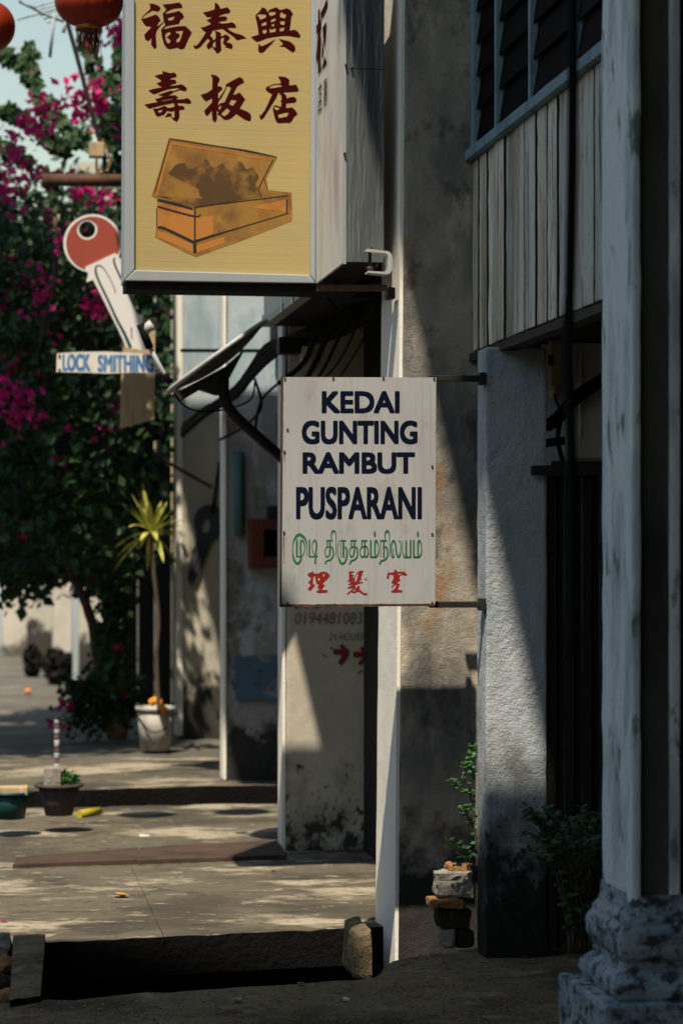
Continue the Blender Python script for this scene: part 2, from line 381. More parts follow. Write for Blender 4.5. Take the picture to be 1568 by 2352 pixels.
m_keyred = mat('red_key_paint', (0.30, 0.055, 0.032), 0.6, layers=[((0.22, 0.04, 0.026), 5, (1, 1, 1), .5, .7, .7), ((0.12, 0.03, 0.02), 16, (3, 1, .4), .7, .76, .7)])
m_keywhite = mat('white_key_paint', (0.68, 0.65, 0.62), 0.6, layers=[((0.52, 0.50, 0.44), 9, (1, 1, .4), .58, .72, .6), ((0.30, 0.30, 0.14), 16, (3, 1, .5), .70, .76, .7)])
m_keygreen = mat('dark_green_line_paint', (0.015, 0.045, 0.045), 0.7)
m_platewhite = mat('cream_name_plate', (0.66, 0.62, 0.54), 0.6, layers=[((0.45, 0.40, 0.28), 7, (2, 1, .6), .6, .72, .7)])
m_blueletter = mat('faded_blue_letter', (0.045, 0.15, 0.34), 0.7, layers=[((0.20, 0.30, 0.42), 14, (4, 1, .4), .5, .62, .7)])
m_plank = mat('pale_wood_plank', (0.42, 0.31, 0.17), 0.85, layers=[((0.26, 0.19, 0.10), 8, (3, 1, .4), .5, .66, .8), ((0.62, 0.56, 0.47), 7, (2, 1, .5), .64, .7, .7)])
m_keyshadow = mat('dark_slate_key_board', (0.055, 0.058, 0.066), 0.85, layers=[((0.03, 0.03, 0.034), 7, (1, 1, 1), .5, .7, .7)])  # tone of a key's cast shadow, given to its cut-out
m_dishgrey = mat('grey_dish_paint', (0.40, 0.41, 0.41), 0.5, layers=[((0.26, 0.27, 0.27), 9, (1, 1, 1), .5, .7, .6)])
m_dishback = mat('dish_shadow_paint', (0.05, 0.05, 0.052), 0.6)
m_lnb = mat('light_grey_plastic', (0.42, 0.42, 0.40), 0.5)
m_redbox = mat('red_lacquer_wood', (0.10, 0.024, 0.012), 0.6, layers=[((0.05, 0.016, 0.01), 9, (1, 1, 1), .5, .7, .7)])
m_teal = mat('teal_pipe_paint', (0.06, 0.13, 0.135), 0.8, layers=[((0.22, 0.21, 0.19), 9, (1, 1, .3), .6, .68, .7)])
m_cable = mat('black_cable', (0.005, 0.005, 0.005), 0.8, spec=.08)
m_beige = mat('aged_beige_plastic', (0.74, 0.60, 0.33), 0.55, layers=[((0.58, 0.46, 0.24), 14, (1, 1, .5), .55, .7, .6)])
m_white = mat('grey_white_plastic', (0.78, 0.78, 0.78), 0.6, layers=[((0.6, 0.58, 0.55), 8, (1, 1, .4), .52, .7, .6)])
m_lantern = mat('red_lantern_silk', (0.33, 0.035, 0.008), 0.45, spec=.45, layers=[((0.24, 0.022, 0.006), 6, (1, 1, 1), .5, .7, .7)], trans=.3, obj_coords=True)
m_gold = mat('gold_lantern_trim', (0.42, 0.22, 0.05), 0.4, metal=.5)
m_fringe = mat('red_fringe', (0.13, 0.012, 0.010), 0.8)
m_leafdark = mat('bougainvillea_leaf', (0.026, 0.066, 0.02), 0.55, rand=0, trans=.22, layers=[((0.06, 0.115, 0.026), 2.8, (1, 1, 1), .55, .66, .8), ((0.012, 0.028, 0.014), 1.6, (1, 1, 1), .5, .64, .7), ((0.24, 0.23, 0.05), 7, (1, 1, 1), .68, .74, .7)])
m_flower = mat('magenta_bract', (0.66, 0.022, 0.22), 0.7, trans=.35, layers=[((0.78, 0.07, 0.28), 6, (1, 1, 1), .5, .68, .7), ((0.45, 0.010, 0.15), 3, (1, 1, 1), .52, .68, .6)])
m_unseenleaf = mat('street_tree_leaf', (0.04, 0.09, 0.03), 0.6)  # leaves of the added unseen tree
m_bark = mat('grey_brown_bark', (0.085, 0.06, 0.042), 0.9, layers=[((0.04, 0.03, 0.024), 14, (1, 1, .3), .5, .68, .8)], bump=[(40, .8, .01, (1, 1, .3))])
m_dracaena = mat('yellow_green_strap_leaf', (0.30, 0.34, 0.06), 0.5, trans=.25, layers=[((0.66, 0.60, 0.16), 5, (1, 1, 1), .46, .6, .85)])
m_leafbright = mat('fresh_green_leaf', (0.04, 0.12, 0.028), 0.5, trans=.25, layers=[((0.03, 0.10, 0.025), 9, (1, 1, 1), .5, .68, .7)])
m_leafdeep = mat('deep_green_leaf', (0.022, 0.055, 0.022), 0.6, trans=.15, layers=[((0.04, 0.08, 0.028), 6, (1, 1, 1), .55, .7, .7)])
m_terra = mat('tan_clay_pot', (0.25, 0.145, 0.055), 0.85, layers=[((0.15, 0.09, 0.04), 7, (1, 1, .5), .5, .68, .7)])
m_bucket = mat('dirty_white_bucket', (0.42, 0.39, 0.34), 0.7, layers=[((0.22, 0.20, 0.17), 6, (1, 1, .6), .5, .64, .8)])
m_bowl = mat('dark_grey_bowl_pot', (0.045, 0.04, 0.035), 0.8, layers=[((0.085, 0.075, 0.062), 7, (1, 1, .7), .5, .68, .7)])
m_basin = mat('teal_plastic_basin', (0.008, 0.055, 0.05), 0.5)
m_yellowtube = mat('yellow_plastic', (0.38, 0.30, 0.02), 0.5, layers=[((0.35, 0.26, 0.02), 20, (1, 1, 1), .55, .7, .6)])
m_orange = mat('orange_ribbon', (0.72, 0.26, 0.02), 0.7)
m_stone = mat('grey_granite_block', (0.27, 0.245, 0.205), 0.95, layers=[((0.12, 0.105, 0.085), 9, (1, 1, 1), .52, .66, .8), ((0.38, 0.35, 0.30), 20, (1, 1, 1), .6, .7, .7)], bump=[(60, .9, .012), (20, .6, .02)])
m_brick = mat('weathered_orange_brick', (0.26, 0.135, 0.05), 0.95, layers=[((0.09, 0.055, 0.025), 10, (1, 1, 1), .5, .62, .9)], bump=[(60, .9, .012)])
m_dryleaf = mat('dry_fallen_leaf', (0.42, 0.22, 0.06), 0.8, layers=[((0.25, 0.12, 0.04), 40, (1, 1, 1), .5, .65, .7)])
m_paper = mat('white_litter', (0.55, 0.54, 0.51), 0.8)
m_farwall = mat('far_cream_wall', (0.55, 0.50, 0.41), 0.9, layers=[((0.38, 0.34, 0.27), 1.6, (1, 1, .6), .48, .66, .8), ((0.42, 0.46, 0.48), 2.2, (1.5, 1, .4), .58, .68, .7), ((0.05, 0.045, 0.04), 2.5, (1, 1, 1), .6, .72, .9, .55, .6)])
m_farblue = mat('far_pale_blue_wall', (0.42, 0.47, 0.48), 0.9, layers=[((0.30, 0.33, 0.34), 1.6, (1, 1, .6), .48, .66, .8), ((0.05, 0.045, 0.04), 2.5, (1, 1, 1), .62, .74, .9, .45, .6)])
m_hoard = mat('blackened_boarding', (0.016, 0.013, 0.011), 0.9, layers=[((0.04, 0.03, 0.022), 5, (3, 1, .3), .55, .7, .7)])  # brown-black boards behind the bougainvillea
m_sky_ant = mat('dull_antenna_metal', (0.30, 0.36, 0.38), 0.6)
m_coffin = mat('painted_gold_brown', (0.27, 0.135, 0.025), 0.6, layers=[((0.14, 0.062, 0.012), 5, (1, 1, 1), .45, .62, .9), ((0.34, 0.19, 0.045), 11, (1, 1, 1), .56, .7, .7)])
m_coffin_or = mat('painted_orange', (0.40, 0.155, 0.028), 0.6, layers=[((0.24, 0.085, 0.015), 6, (1, 1, 1), .48, .66, .8)])
m_coffin_dk = mat('painted_dark_stain', (0.075, 0.036, 0.010), 0.8, layers=[((0.23, 0.115, 0.022), 8, (1, 1, 1), .47, .60, .9)])
m_coffin_ln = mat('painted_black_line', (0.012, 0.012, 0.012), 0.6)
# ---------------------------------------------------------------- ground
def slab(name, poly, ztop, zbot, m_top, m_side, cut=0.35, jit=0.006, edge_worn=0.012):
    """level paving piece from an outline; top cut fine and uneven, its rim worn"""
    bm = bmesh.new()
    lo = [bm.verts.new((p[0], p[1], zbot)) for p in poly]; hi = [bm.verts.new((p[0], p[1], ztop)) for p in poly]
    n = len(poly); bm.faces.new(hi)
    side = [bm.faces.new((lo[i], lo[(i + 1) % n], hi[(i + 1) % n], hi[i])) for i in range(n)]
    for f in side: f.material_index = 1
    bmesh.ops.recalc_face_normals(bm, faces=bm.faces[:])
    for _ in range(8):
        long = [e for e in bm.edges if e.calc_length() > cut]
        if not long or len(bm.verts) > 6000: break
        bmesh.ops.subdivide_edges(bm, edges=long, cuts=1, use_grid_fill=True)
    bmesh.ops.triangulate(bm, faces=[f for f in bm.faces if len(f.verts) > 4])
    for v in bm.verts:
        a = mnoise.noise(v.co * 2.3) * jit + mnoise.noise(v.co * 9) * jit * .5
        if v.co.z > ztop - 1e-4:
            rim = any(f.material_index == 1 for f in v.link_faces)
            v.co.z += a - (abs(mnoise.noise(v.co * 11)) * edge_worn if rim else 0)
            if rim: v.co.y += mnoise.noise(v.co * 13) * edge_worn
    me = bpy.data.meshes.new(name); bm.to_mesh(me); bm.free()
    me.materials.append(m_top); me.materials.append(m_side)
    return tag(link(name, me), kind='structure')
gr = from_data('ground', [(-900, -300, -.7), (900, -300, -.7), (900, 1500, -.7), (-900, 1500, -.7)], [(0, 1, 2, 3)], m_earth); tag(gr, kind='structure')
# foreground pavement: its far rim runs slightly askew, a covered drain crosses behind it
A = PG(-60, 2309); B = PG(815, 2249); Bq = PG(862, 2243)
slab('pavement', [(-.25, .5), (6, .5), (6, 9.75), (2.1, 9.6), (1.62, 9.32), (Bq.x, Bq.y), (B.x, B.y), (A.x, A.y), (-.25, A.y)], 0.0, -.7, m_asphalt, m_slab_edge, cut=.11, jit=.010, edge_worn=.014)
# walkway behind the drain
C0 = PG(70, 2166); C1 = PG(860, 2128)
xj = PG(322, 2040).x; yj = PG(322, 2152).y; yq = 12.42
for poly in ([(-.02, C0.y), (C0.x, C0.y), (xj - .001, yj), (xj + .012, yq), (-.05, yq)], [(xj + .001, yj), (C1.x, C1.y), (4.2, C1.y + .1), (4.2, yq), (xj + .014, yq)], [(-.05, yq + .008), (4.2, yq + .008), (4.2, 15.3), (-.1, 15.12)]):
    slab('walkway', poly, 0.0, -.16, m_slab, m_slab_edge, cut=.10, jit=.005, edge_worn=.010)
box('drain_bottom', -.3, 4, 8.0, 15.5, -.69, -.62, m_black)
tag(bpy.data.objects['drain_bottom'], kind='structure')
box('drain_wall', -.3, 4, 10.35, 10.6, -.62, -.165, m_black); tag(bpy.data.objects['drain_wall'], kind='structure')
slab('walkway_step', [(.25, 15.22), (XA(480, 15.3), 15.34), (4.2, 15.5), (4.2, 18.1), (-.4, 17.3)], .10, -.6, m_slab, m_slab_edge, cut=.3, jit=.006, edge_worn=.02)
slab('street_concrete', [(-.9, 17.31), (-.4, 17.42), (4.2, 18.22), (14, 18.3), (14, 120), (-.9, 120)], .075, -.6, m_road, m_slab_edge, cut=30, jit=.0, edge_worn=.0)
slab('road', [(-80, -60), (-.3, -60), (-.3, 17.3), (-.92, 17.3), (-.92, 400), (-80, 400)], .05, -.6, m_tar, m_slab_edge, cut=60, jit=.0, edge_worn=.0)
# kerb block at the left end of the drain
k = slab('kerb', [(PG(22, 2300).x, 8.55), (PG(100, 2300).x - .01, 8.62), (.29, 9.95), (.16, 9.95)], .03, -.6, m_asphalt, m_slab_edge, cut=.06, jit=.012, edge_worn=.02)

# ---------------------------------------------------------------- the near shophouse (house with the barber shop)
YA, YB = 9.30, 9.88
h1 = thing('shophouse', 'nearest shophouse with boarded upper wall, blue-framed window and stucco pillar', 'building', (2.2, 9.3, 0))
xa0, xa1 = XA(1115, YA), XA(1255, YA)
box('pillar', xa0, xa1, YA, YA + .17, -.05, ZA(797, YA, 1180), m_pillarA, h1, bevel=.012, seg=.03, jit=.006, jscale=9)
# party wall: its street edge leans a little
def wall_corner(xb, xt, Y): return P(xb, 2300, Y), P(xt, -60, Y)
nb, ntp = wall_corner(908, 925, YB)
Yf = YB + .46
fb, ftp = P(862, 2300, Yf), P(885, -60, Yf)
zt = 4.6
def ext(b, t, z): return b + (t - b) * ((z - b.z) / (t.z - b.z))
n0, n1, f0, f1 = ext(nb, ntp, -.3), ext(nb, ntp, zt), ext(fb, ftp, -.3), ext(fb, ftp, zt)
def wallB(name, inset, xr, m, parent, seg, jit):
    c = [(n0.x + inset, YB, n0.z), (xr, YB, n0.z), (xr, Yf, n0.z), (f0.x + inset, Yf, f0.z),
         (n1.x + inset, YB, n1.z), (xr, YB, n1.z), (xr, Yf, n1.z), (f1.x + inset, Yf, f1.z)]
    return hexa(name, c, m, parent, bevel=.008, seg=seg, jit=jit, jscale=8)
wallB('party_wall', .012, 3.7, m_wallB, h1, .07, .006)
c = [(n0.x - .004, YB + .004, n0.z), (n0.x + .011, YB + .004, n0.z), (f0.x + .011, Yf - .004, f0.z), (f0.x - .004, Yf - .004, f0.z),
     (n1.x - .004, YB + .004, n1.z), (n1.x + .011, YB + .004, n1.z), (f1.x + .011, Yf - .004, f1.z), (f1.x - .004, Yf - .004, f1.z)]
hexa('street_face', c, m_cream, h1, seg=.06, jit=.0025, jscale=9)
# boarded wall of the upper floor
XC = 2.055
zb0, zb1 = 2.43, 3.22
yy = YB - .004; k = 0
proto = None
widths = [.12, .17, .15, .18, .16, .19, .20, .16, .17, .19, .15, .18, .14, .13, .15, .14, .13, .14, .15, .14, .13, .14]
while yy > 7.1 and k < len(widths):
    wd = widths[k]; y0 = yy - wd + .006
    bx = .0 if k % 3 else .004
    gap = random.choice((.008, .012, .016, .026)); tw = random.uniform(-.003, .003)
    o = hexa('plank', corners(XC - bx + tw, XC + .02, y0 + gap, yy, zb0, zb1), m_board, h1, bevel=.003, seg=.05, jit=.004, jscale=11) if True else box('plank', XC - bx, XC + .02, y0, yy, zb0 + random.uniform(-.008, .004), zb1, m_board, h1, bevel=.003, seg=.12, jit=.0025, jscale=14)
    o.data.materials.append(m_darkwood)  # shade and dirt of the seams put into dark board edges
    for f in o.data.polygons:
        if abs(f.normal.y) > .6: f.material_index = 1
    yy -= wd; k += 1
box('wall_lining', XC + .03, XC + .08, 7.0, YB - .003, 2.45, 3.25, m_darkwood, h1)
box('beam', XC - .014, XC + .05, 7.02, YB - .003, 2.385, zb0 - .012, m_darkwood, h1, seg=.1, jit=.004)
box('window_sill', XC - .035, XC + .06, 7.02, YB - .003, 3.223, 3.262, m_blueframe, h1, seg=.15, jit=.003)
win = box('window_frame', XC - .012, XC + .05, YB - .075, YB - .012, 3.264, 4.5, m_blueframe, h1)
def y_at(x, X=XC):            # street depth at which the plane X shows at picture column x
    u = (x - CX) / FPX
    return X / math.tan(TH + math.atan(u))
for xm in (1143, 1221, 1322):
    ym = y_at(xm); box('mullion', XC - .012, XC + .03, ym - .022, ym + .012, 3.264, 4.5, m_blueframe, win)
bays = [(y_at(1143) + .015, YB - .078), (y_at(1221) + .015, y_at(1143) - .025), (y_at(1322) + .015, y_at(1221) - .025), (7.05, y_at(1322) - .025)]
for (ya, yb) in bays:
    for i in range(9):
        z = 3.29 + i * .135
        hexa('louvre', [(XC - .002, ya, z), (XC + .006, ya, z), (XC + .006, yb, z), (XC - .002, yb, z),
                        (XC + .02, ya, z + .138), (XC + .028, ya, z + .138), (XC + .028, yb, z + .138), (XC + .02, yb, z + .138)], m_louvre, h1)
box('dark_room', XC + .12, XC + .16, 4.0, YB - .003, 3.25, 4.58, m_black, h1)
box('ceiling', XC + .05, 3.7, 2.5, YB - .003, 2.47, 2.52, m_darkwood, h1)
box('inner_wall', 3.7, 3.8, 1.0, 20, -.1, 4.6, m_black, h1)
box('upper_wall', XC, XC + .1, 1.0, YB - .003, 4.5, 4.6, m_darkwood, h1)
# roof: the eave whose shadow cuts the walls, and added unseen slabs that shade the foreground
box('roof_eave', .54, 4.2, 5.60, 8.02, 8.0, 8.12, m_roof, h1)
box('upper_storey', XC + .02, 4.0, 4.0, YB - .003, 4.602, 7.99, m_wallB, h1)
box('roof', -2.0, -.341, -6.0, 5.93, 8.0, 8.12, m_roof, h1)  # added unseen slab that shades the foreground
box('roof', -.34, 4.2, -6.0, 5.598, 8.0, 8.12, m_roof, h1)  # added unseen slab that shades the foreground

# near column with its moulded base
colm = thing('street_column', 'blurred blue-grey street column with swelling moulded base at right edge', 'column', (2.1, 7.1, 0))
X0, Yn, Yfr = 1.93, 6.965, 7.316
def ring(bm, o, z, xr=2.6):
    return [bm.verts.new(p) for p in ((X0 - o, Yn - o, z), (xr, Yn - o, z), (xr, Yfr + o, z), (X0 - o, Yfr + o, z))]
box('shaft', X0, 1.957, Yn, Yfr, .34, 4.6, m_colF, colm, bevel=.008, seg=.05, jit=.005, jscale=7)
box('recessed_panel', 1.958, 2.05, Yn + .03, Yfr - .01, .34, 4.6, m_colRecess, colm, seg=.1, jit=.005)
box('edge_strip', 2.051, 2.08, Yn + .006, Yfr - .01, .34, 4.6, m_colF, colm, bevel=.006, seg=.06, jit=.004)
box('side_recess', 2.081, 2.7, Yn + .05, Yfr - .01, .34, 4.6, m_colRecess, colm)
zc = lambda y: CAMH - (y - HY) / FPX * 7.15
prof = [(.0, zc(2060)), (.004, zc(2085)), (.012, zc(2105)), (.024, zc(2118)), (.026, zc(2128)), (.036, zc(2140)), (.041, zc(2160)), (.039, zc(2185)), (.030, zc(2205)), (.020, zc(2215)), (.020, zc(2232)), (.036, zc(2240)), (.056, zc(2255)), (.062, zc(2272)), (.058, zc(2290)), (.05, zc(2300))]
bm = bmesh.new(); prev = None
dens = []
for a, b in zip(prof, prof[1:]):
    for t in range(4): dens.append((a[0] + (b[0] - a[0]) * t / 4, a[1] + (b[1] - a[1]) * t / 4))
dens.append(prof[-1])
def loop_pts(o):
    pts = []
    for i in range(14): pts.append((2.7 + (X0 - o - 2.7) * i / 14, Yn - o))
    for i in range(9): pts.append((X0 - o, Yn - o + (Yfr + o - Yn + o) * i / 9))
    for i in range(14): pts.append((X0 - o + (2.7 - X0 + o) * i / 14, Yfr + o))
    return pts
for (o, z) in dens:
    r = [bm.verts.new((p[0], p[1], z)) for p in loop_pts(o)]
    if prev:
        for i in range(len(r) - 1): bm.faces.new((prev[i], prev[i + 1], r[i + 1], r[i])).smooth = True
    prev = r
bmesh.ops.recalc_face_normals(bm, faces=bm.faces[:])
bm.normal_update()
for v in bm.verts: v.co += v.normal * (mnoise.noise(v.co * 13) * .007 + mnoise.noise(v.co * 34) * .006)
from_bm('moulded_base', bm, m_colBase, colm)
box('plinth', X0 - .112, 2.8, Yn - .11, Yfr + .11, -.02, prof[-1][1] + .004, m_colBase, colm, bevel=.012, seg=.04, jit=.006, jscale=11)

# unseen house added behind the viewpoint to block low sky light
hc = thing('added_house', 'house added behind the viewpoint, out of view, to block the sky', 'building', (0, -6.3, 0))
box('wall', -3.4, 6.0, -6.5, -6.2, 0, 8.6, m_wallB, hc)
box('roof', -3.7, 6.2, -9.0, -6.05, 8.61, 8.8, m_roof, hc)
for x in (-2.6, -.6, 1.4, 3.4):
    wv_ = box('window', x, x + 1.1, -6.19, -6.15, 3.6, 5.2, m_blueframe, hc); box('pane', x + .08, x + 1.02, -6.148, -6.14, 3.7, 5.1, m_louvre, wv_)
box('door', .2, 1.5, -6.19, -6.14, 0, 2.4, m_darkwood, hc)

# the row of houses across the street, left of the picture
for i, yo in enumerate((-8, -2, 4, 10, 16, 22)):
    ho = thing('opposite_shophouse', ('shophouse across the street behind the viewpoint', 'shophouse across the street level with the viewpoint', 'shophouse across the street from the near column', 'shophouse across the street from the barber sign', 'shophouse across the street from the third pillar', 'last shophouse across the street before the bend')[i], 'building', (-9, yo + 3, .08), 'shophouses across the street')
    hh_ = 5.2 + (i % 3) * .35
    box('wall', -10, -9, yo, yo + 5.98, .06, hh_, (m_pierE, m_farblue, m_wallB)[i % 3], ho)
    box('roof', -10.2, -8.6, yo, yo + 5.98, hh_ + .001, hh_ + .15, m_roof, ho)
    for k in range(3):
        wv_ = box('window', -8.998, -8.94, yo + .6 + k * 1.8, yo + 1.7 + k * 1.8, 3.1, 4.4, m_blueframe, ho); box('pane', -8.938, -8.93, yo + .7 + k * 1.8, yo + 1.6 + k * 1.8, 3.2, 4.3, m_louvre, wv_)
    box('door', -8.998, -8.93, yo + 1.5, yo + 4.4, .08, 2.6, m_darkwood, ho)

# ---------------------------------------------------------------- second shophouse
YC = 12.77
h2 = thing('shophouse', 'second shophouse whose cream pillar carries a handwritten phone number', 'building', (1.8, 12.8, 0))
xc0, xc1 = XA(656, YC), XA(852, YC)
cc = [(xc0, YC, -.1), (xc1, YC, -.1), (xc1, YC + .2, -.1), (xc0, YC + .2, -.1), (xc0 + .02, YC, 4.9), (xc1, YC, 4.9), (xc1, YC + .2, 4.9), (xc0 + .02, YC + .2, 4.9)]
hexa('pillar', cc, m_pierC, h2, bevel=.01, seg=.06, jit=.005, jscale=6)
box('corner_trim', xc0 - .018, xc0 - .001, YC + .002, YC + .19, -.05, 4.9, m_cream, h2, seg=.1, jit=.003)
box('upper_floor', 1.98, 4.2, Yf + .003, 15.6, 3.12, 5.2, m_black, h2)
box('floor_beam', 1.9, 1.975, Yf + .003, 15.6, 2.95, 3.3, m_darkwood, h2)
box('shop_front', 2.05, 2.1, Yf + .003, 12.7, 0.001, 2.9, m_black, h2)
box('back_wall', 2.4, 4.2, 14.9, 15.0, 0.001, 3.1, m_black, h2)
box('roof_eave', .80, 4.2, 10.42, 14.3, 4.95, 5.05, m_roof, h2)
text_on('phone_number', '0194481083', (677, 831, 1407, 1433), YC, m_ink, h2, offset=-.004, shear=.15, proud=.007)
text_on('phone_number', '010', (674, 735, 1372, 1398), YC, m_ink, h2, offset=-.004, shear=.15, proud=.007)
text_on('opening_hours', '24 HOURS', (755, 834, 1454, 1471), YC, m_ink, h2, offset=-.006, shear=.2, proud=.007)
cvA = conv_native(1100, 2400, 460 / 1568)
strokes_on('arrow', [[(790, 705, 70), (880, 710, 75), (960, 712, 70)], [(895, 615, 50), (950, 680, 70), (985, 712, 60)], [(985, 705, 60), (930, 800, 75), (875, 875, 60)]], cvA, YC, m_redspray, h2, .007)
strokes_on('arrow', [[(1060, 745, 70), (1150, 745, 75), (1230, 742, 70)], [(1160, 645, 45), (1215, 700, 70), (1265, 740, 55)], [(1265, 735, 60), (1200, 820, 60), (1140, 880, 40)]], cvA, YC, m_redspray, h2, .007)
strokes_on('scribble', [[(1120, 1005, 20), (1190, 955, 20)], [(640, 735, 14), (700, 790, 14)], [(745, 665, 22), (790, 655, 22)]], cvA, YC, m_ink, h2, .007)

# ---------------------------------------------------------------- third and fourth shophouses
YD = 15.7
h3 = thing('shophouse', 'third shophouse with peeling grey pillar and a blue paint patch', 'building', (1.7, 15.7, 0))
xd0, xd1 = XA(521, YD), XA(700, YD)
zsplit = ZA(905, YD)
box('pillar', xd0, xd1, YD, YD + .25, -.05, zsplit, m_pierD, h3, bevel=.012, seg=.07, jit=.012, jscale=5)
box('upper_pillar', xd0, xd1, YD + .003, YD + .25, zsplit + .001, 6.1, m_limeblue, h3, bevel=.01, seg=.12, jit=.008)
box('corner_pipe', xd0 - .026, xd0 - .003, YD - .02, YD + .18, .101, 6.0, m_cream, h3, bevel=.008, seg=.12, jit=.003)
pt = []
for i in range(90):
    a = 2 * math.pi * i / 90; ca, sa = math.cos(a), math.sin(a)
    q = (abs(ca) ** 6 + abs(sa) ** 6) ** (-1 / 6) * (1 + .10 * mnoise.noise(Vector((ca * 2.5, sa * 2.5, 1))) + .10 * mnoise.noise(Vector((ca * 9, sa * 9, 4))))
    pt.append((622 + 86 * ca * q, 1558 + 52 * sa * q))
m_bluepatch = mat('blue_paint_patch', (0.075, 0.125, 0.18), 0.9, layers=[((0.24, 0.25, 0.25), 5, (1, 1, 1), .54, .60, .9), ((0.10, 0.09, 0.075), 9, (1, 1, 1), .56, .64, .9), ((0.04, 0.06, 0.085), 13, (1, 1, 1), .56, .68, .7)], bump=[(30, .6, .01)])
shape_on('paint_patch', [pt], YD, m_bluepatch, h3, proud=.016)
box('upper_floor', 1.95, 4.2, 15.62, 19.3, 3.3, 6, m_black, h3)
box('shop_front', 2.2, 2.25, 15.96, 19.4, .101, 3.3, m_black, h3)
box('roof_eave', .28, 4.2, 12.4, 13.9, 6.15, 6.25, m_roof, h3)
YE = 19.5
h4 = thing('shophouse', 'fourth shophouse with sunlit cream pillar beside the bougainvillea', 'building', (1.8, 19.5, 0))
xe0, xe1 = XA(421, YE), XA(560, YE)
zs = ZA(960, YE)
box('pillar', xe0, xe1, YE, YE + .3, .05, zs, m_pierE, h4, bevel=.012, seg=.09, jit=.01, jscale=5)
box('upper_pillar', xe0, xe1, YE + .003, YE + .3, zs + .001, 7, m_limeblue, h4, bevel=.01, seg=.2, jit=.008)
box('corner_trim', xe0 - .05, xe0 - .002, YE - .01, YE + .28, .101, 7, m_cream, h4, bevel=.01, seg=.2, jit=.004)
box('roof_eave', .48, 4.2, 15.8, 17.3, 7.1, 7.2, m_roof, h4)
for (x0, x1, col, nm) in ((522, 604, m_limeblue, 0),):
    pass
# brown-black boarding filling the dark gap behind the bougainvillea
hb = thing('board_wall', 'brown-black board wall behind the potted plants and the bougainvillea', 'wall', (1.5, 22.5, .1))
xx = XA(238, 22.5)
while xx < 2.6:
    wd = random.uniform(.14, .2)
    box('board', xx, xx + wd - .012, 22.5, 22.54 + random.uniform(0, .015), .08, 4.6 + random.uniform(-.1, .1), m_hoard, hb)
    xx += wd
# far shophouses at the left: piers and walls beyond the bougainvillea
def far_house(lab, parts, Y):
    h = thing('far_shophouse', lab, 'building', (XA(parts[0][0], Y), Y, .08), 'far shophouses at the end of the street')
    for (x0, x1, dy, m, nm, top) in parts:
        box(nm, XA(x0, Y + dy), XA(x1, Y + dy), Y + dy, Y + dy + .5, .06, top, m, h, seg=.4, jit=.02)
    return h
far_house('far shophouse with tan wall and narrow white corner pier behind the vine trunk', [(183, 300, 0, m_pierE, 'wall', 6), (168, 181, .05, m_farblue, 'corner_pier', 6)], 27.5)
far_house('far shophouse with broad pale pier left of the vine trunk', [(124, 172, 0, m_farwall, 'pier', 6), (62, 130, 2.0, m_pierE, 'wall', 6)], 31.0)
far_house('farthest shophouse with cream pier at left edge', [(6, 62, 0, m_farwall, 'pier', 6), (-90, 4, 2.5, m_farblue, 'wall', 6)], 35.0)
# ---------------------------------------------------------------- barber sign
YS = 9.25
bs = thing('barber_sign', 'white enamel barber sign KEDAI GUNTING RAMBUT PUSPARANI on two black arms', 'sign', P(1105, 1388, YS + .1))
panel = shape_on('panel', [[(649, 866), (1001, 867), (998.5, 1391), (645, 1393.5)]], YS, m_sign, bs, proud=0, thick=.012)
def rail(nm, a, b, Y, r, m, par): return tube(nm, [P(*a, Y), P(*b, Y)], r, m, par, 6)
hexa('bottom_edge', [P(645, 1394.5, YS) - Vector((0, .004, 0)), P(998.5, 1392, YS) - Vector((0, .004, 0)), P(998.5, 1392, YS) + Vector((0, .016, 0)), P(645, 1394.5, YS) + Vector((0, .016, 0)),
                     P(645, 1388, YS) - Vector((0, .004, 0)), P(998.5, 1386.5, YS) - Vector((0, .004, 0)), P(998.5, 1386.5, YS) + Vector((0, .016, 0)), P(645, 1388, YS) + Vector((0, .016, 0))], m_signrust, bs, seg=.012, jit=.0025, jscale=60)
for nm, a, b, c_, d_ in (('left_edge', 646.5, 643.0, 650, 646), ):
    hexa('side_edge', [P(b, 1394, YS) - Vector((0, .003, 0)), P(d_, 1394, YS) - Vector((0, .003, 0)), P(d_, 1394, YS) + Vector((0, .02, 0)), P(b, 1394, YS) + Vector((0, .02, 0)),
                       P(a, 864, YS) - Vector((0, .003, 0)), P(c_, 864, YS) - Vector((0, .003, 0)), P(c_, 864, YS) + Vector((0, .02, 0)), P(a, 864, YS) + Vector((0, .02, 0))], m_signrust, bs)
for (ya, yb) in ((864, 878), (1381, 1395)):
    z0, z1 = P(1050, yb, YS + .1).z, P(1050, ya, YS + .1).z
    arm = box('arm', XA(985, YS + .06), XA(1112, YS + .06), YS + .045, YS + .075, z0, z1, m_iron, bs, bevel=.003)
    box('arm_plate', XA(1100, YS + .06), XA(1113, YS + .06), YS + .04, YS + .10, z0 - .012, z1 + .012, m_iron, arm, bevel=.003)
box('back_rail', XA(655, YS) , XA(670, YS), YS + .014, YS + .044, P(0, 1390, YS).z, P(0, 870, YS).z, m_iron, bs)
box('back_rail', XA(985, YS) , XA(998, YS), YS + .014, YS + .044, P(0, 1390, YS).z, P(0, 870, YS).z, m_iron, bs)
text_on('lettering', 'KEDAI', (741, 915, 900.5, 946.5), YS, m_navy, bs, bold=.0038)
text_on('lettering', 'GUNTING', (695, 956, 968, 1018), YS, m_navy, bs, bold=.0038)
text_on('lettering', 'RAMBUT', (697, 950, 1041, 1086), YS, m_navy, bs, bold=.0038)
text_on('lettering', 'PUSPARANI', (682, 966, 1120, 1191), YS, m_navy, bs, bold=.0036)
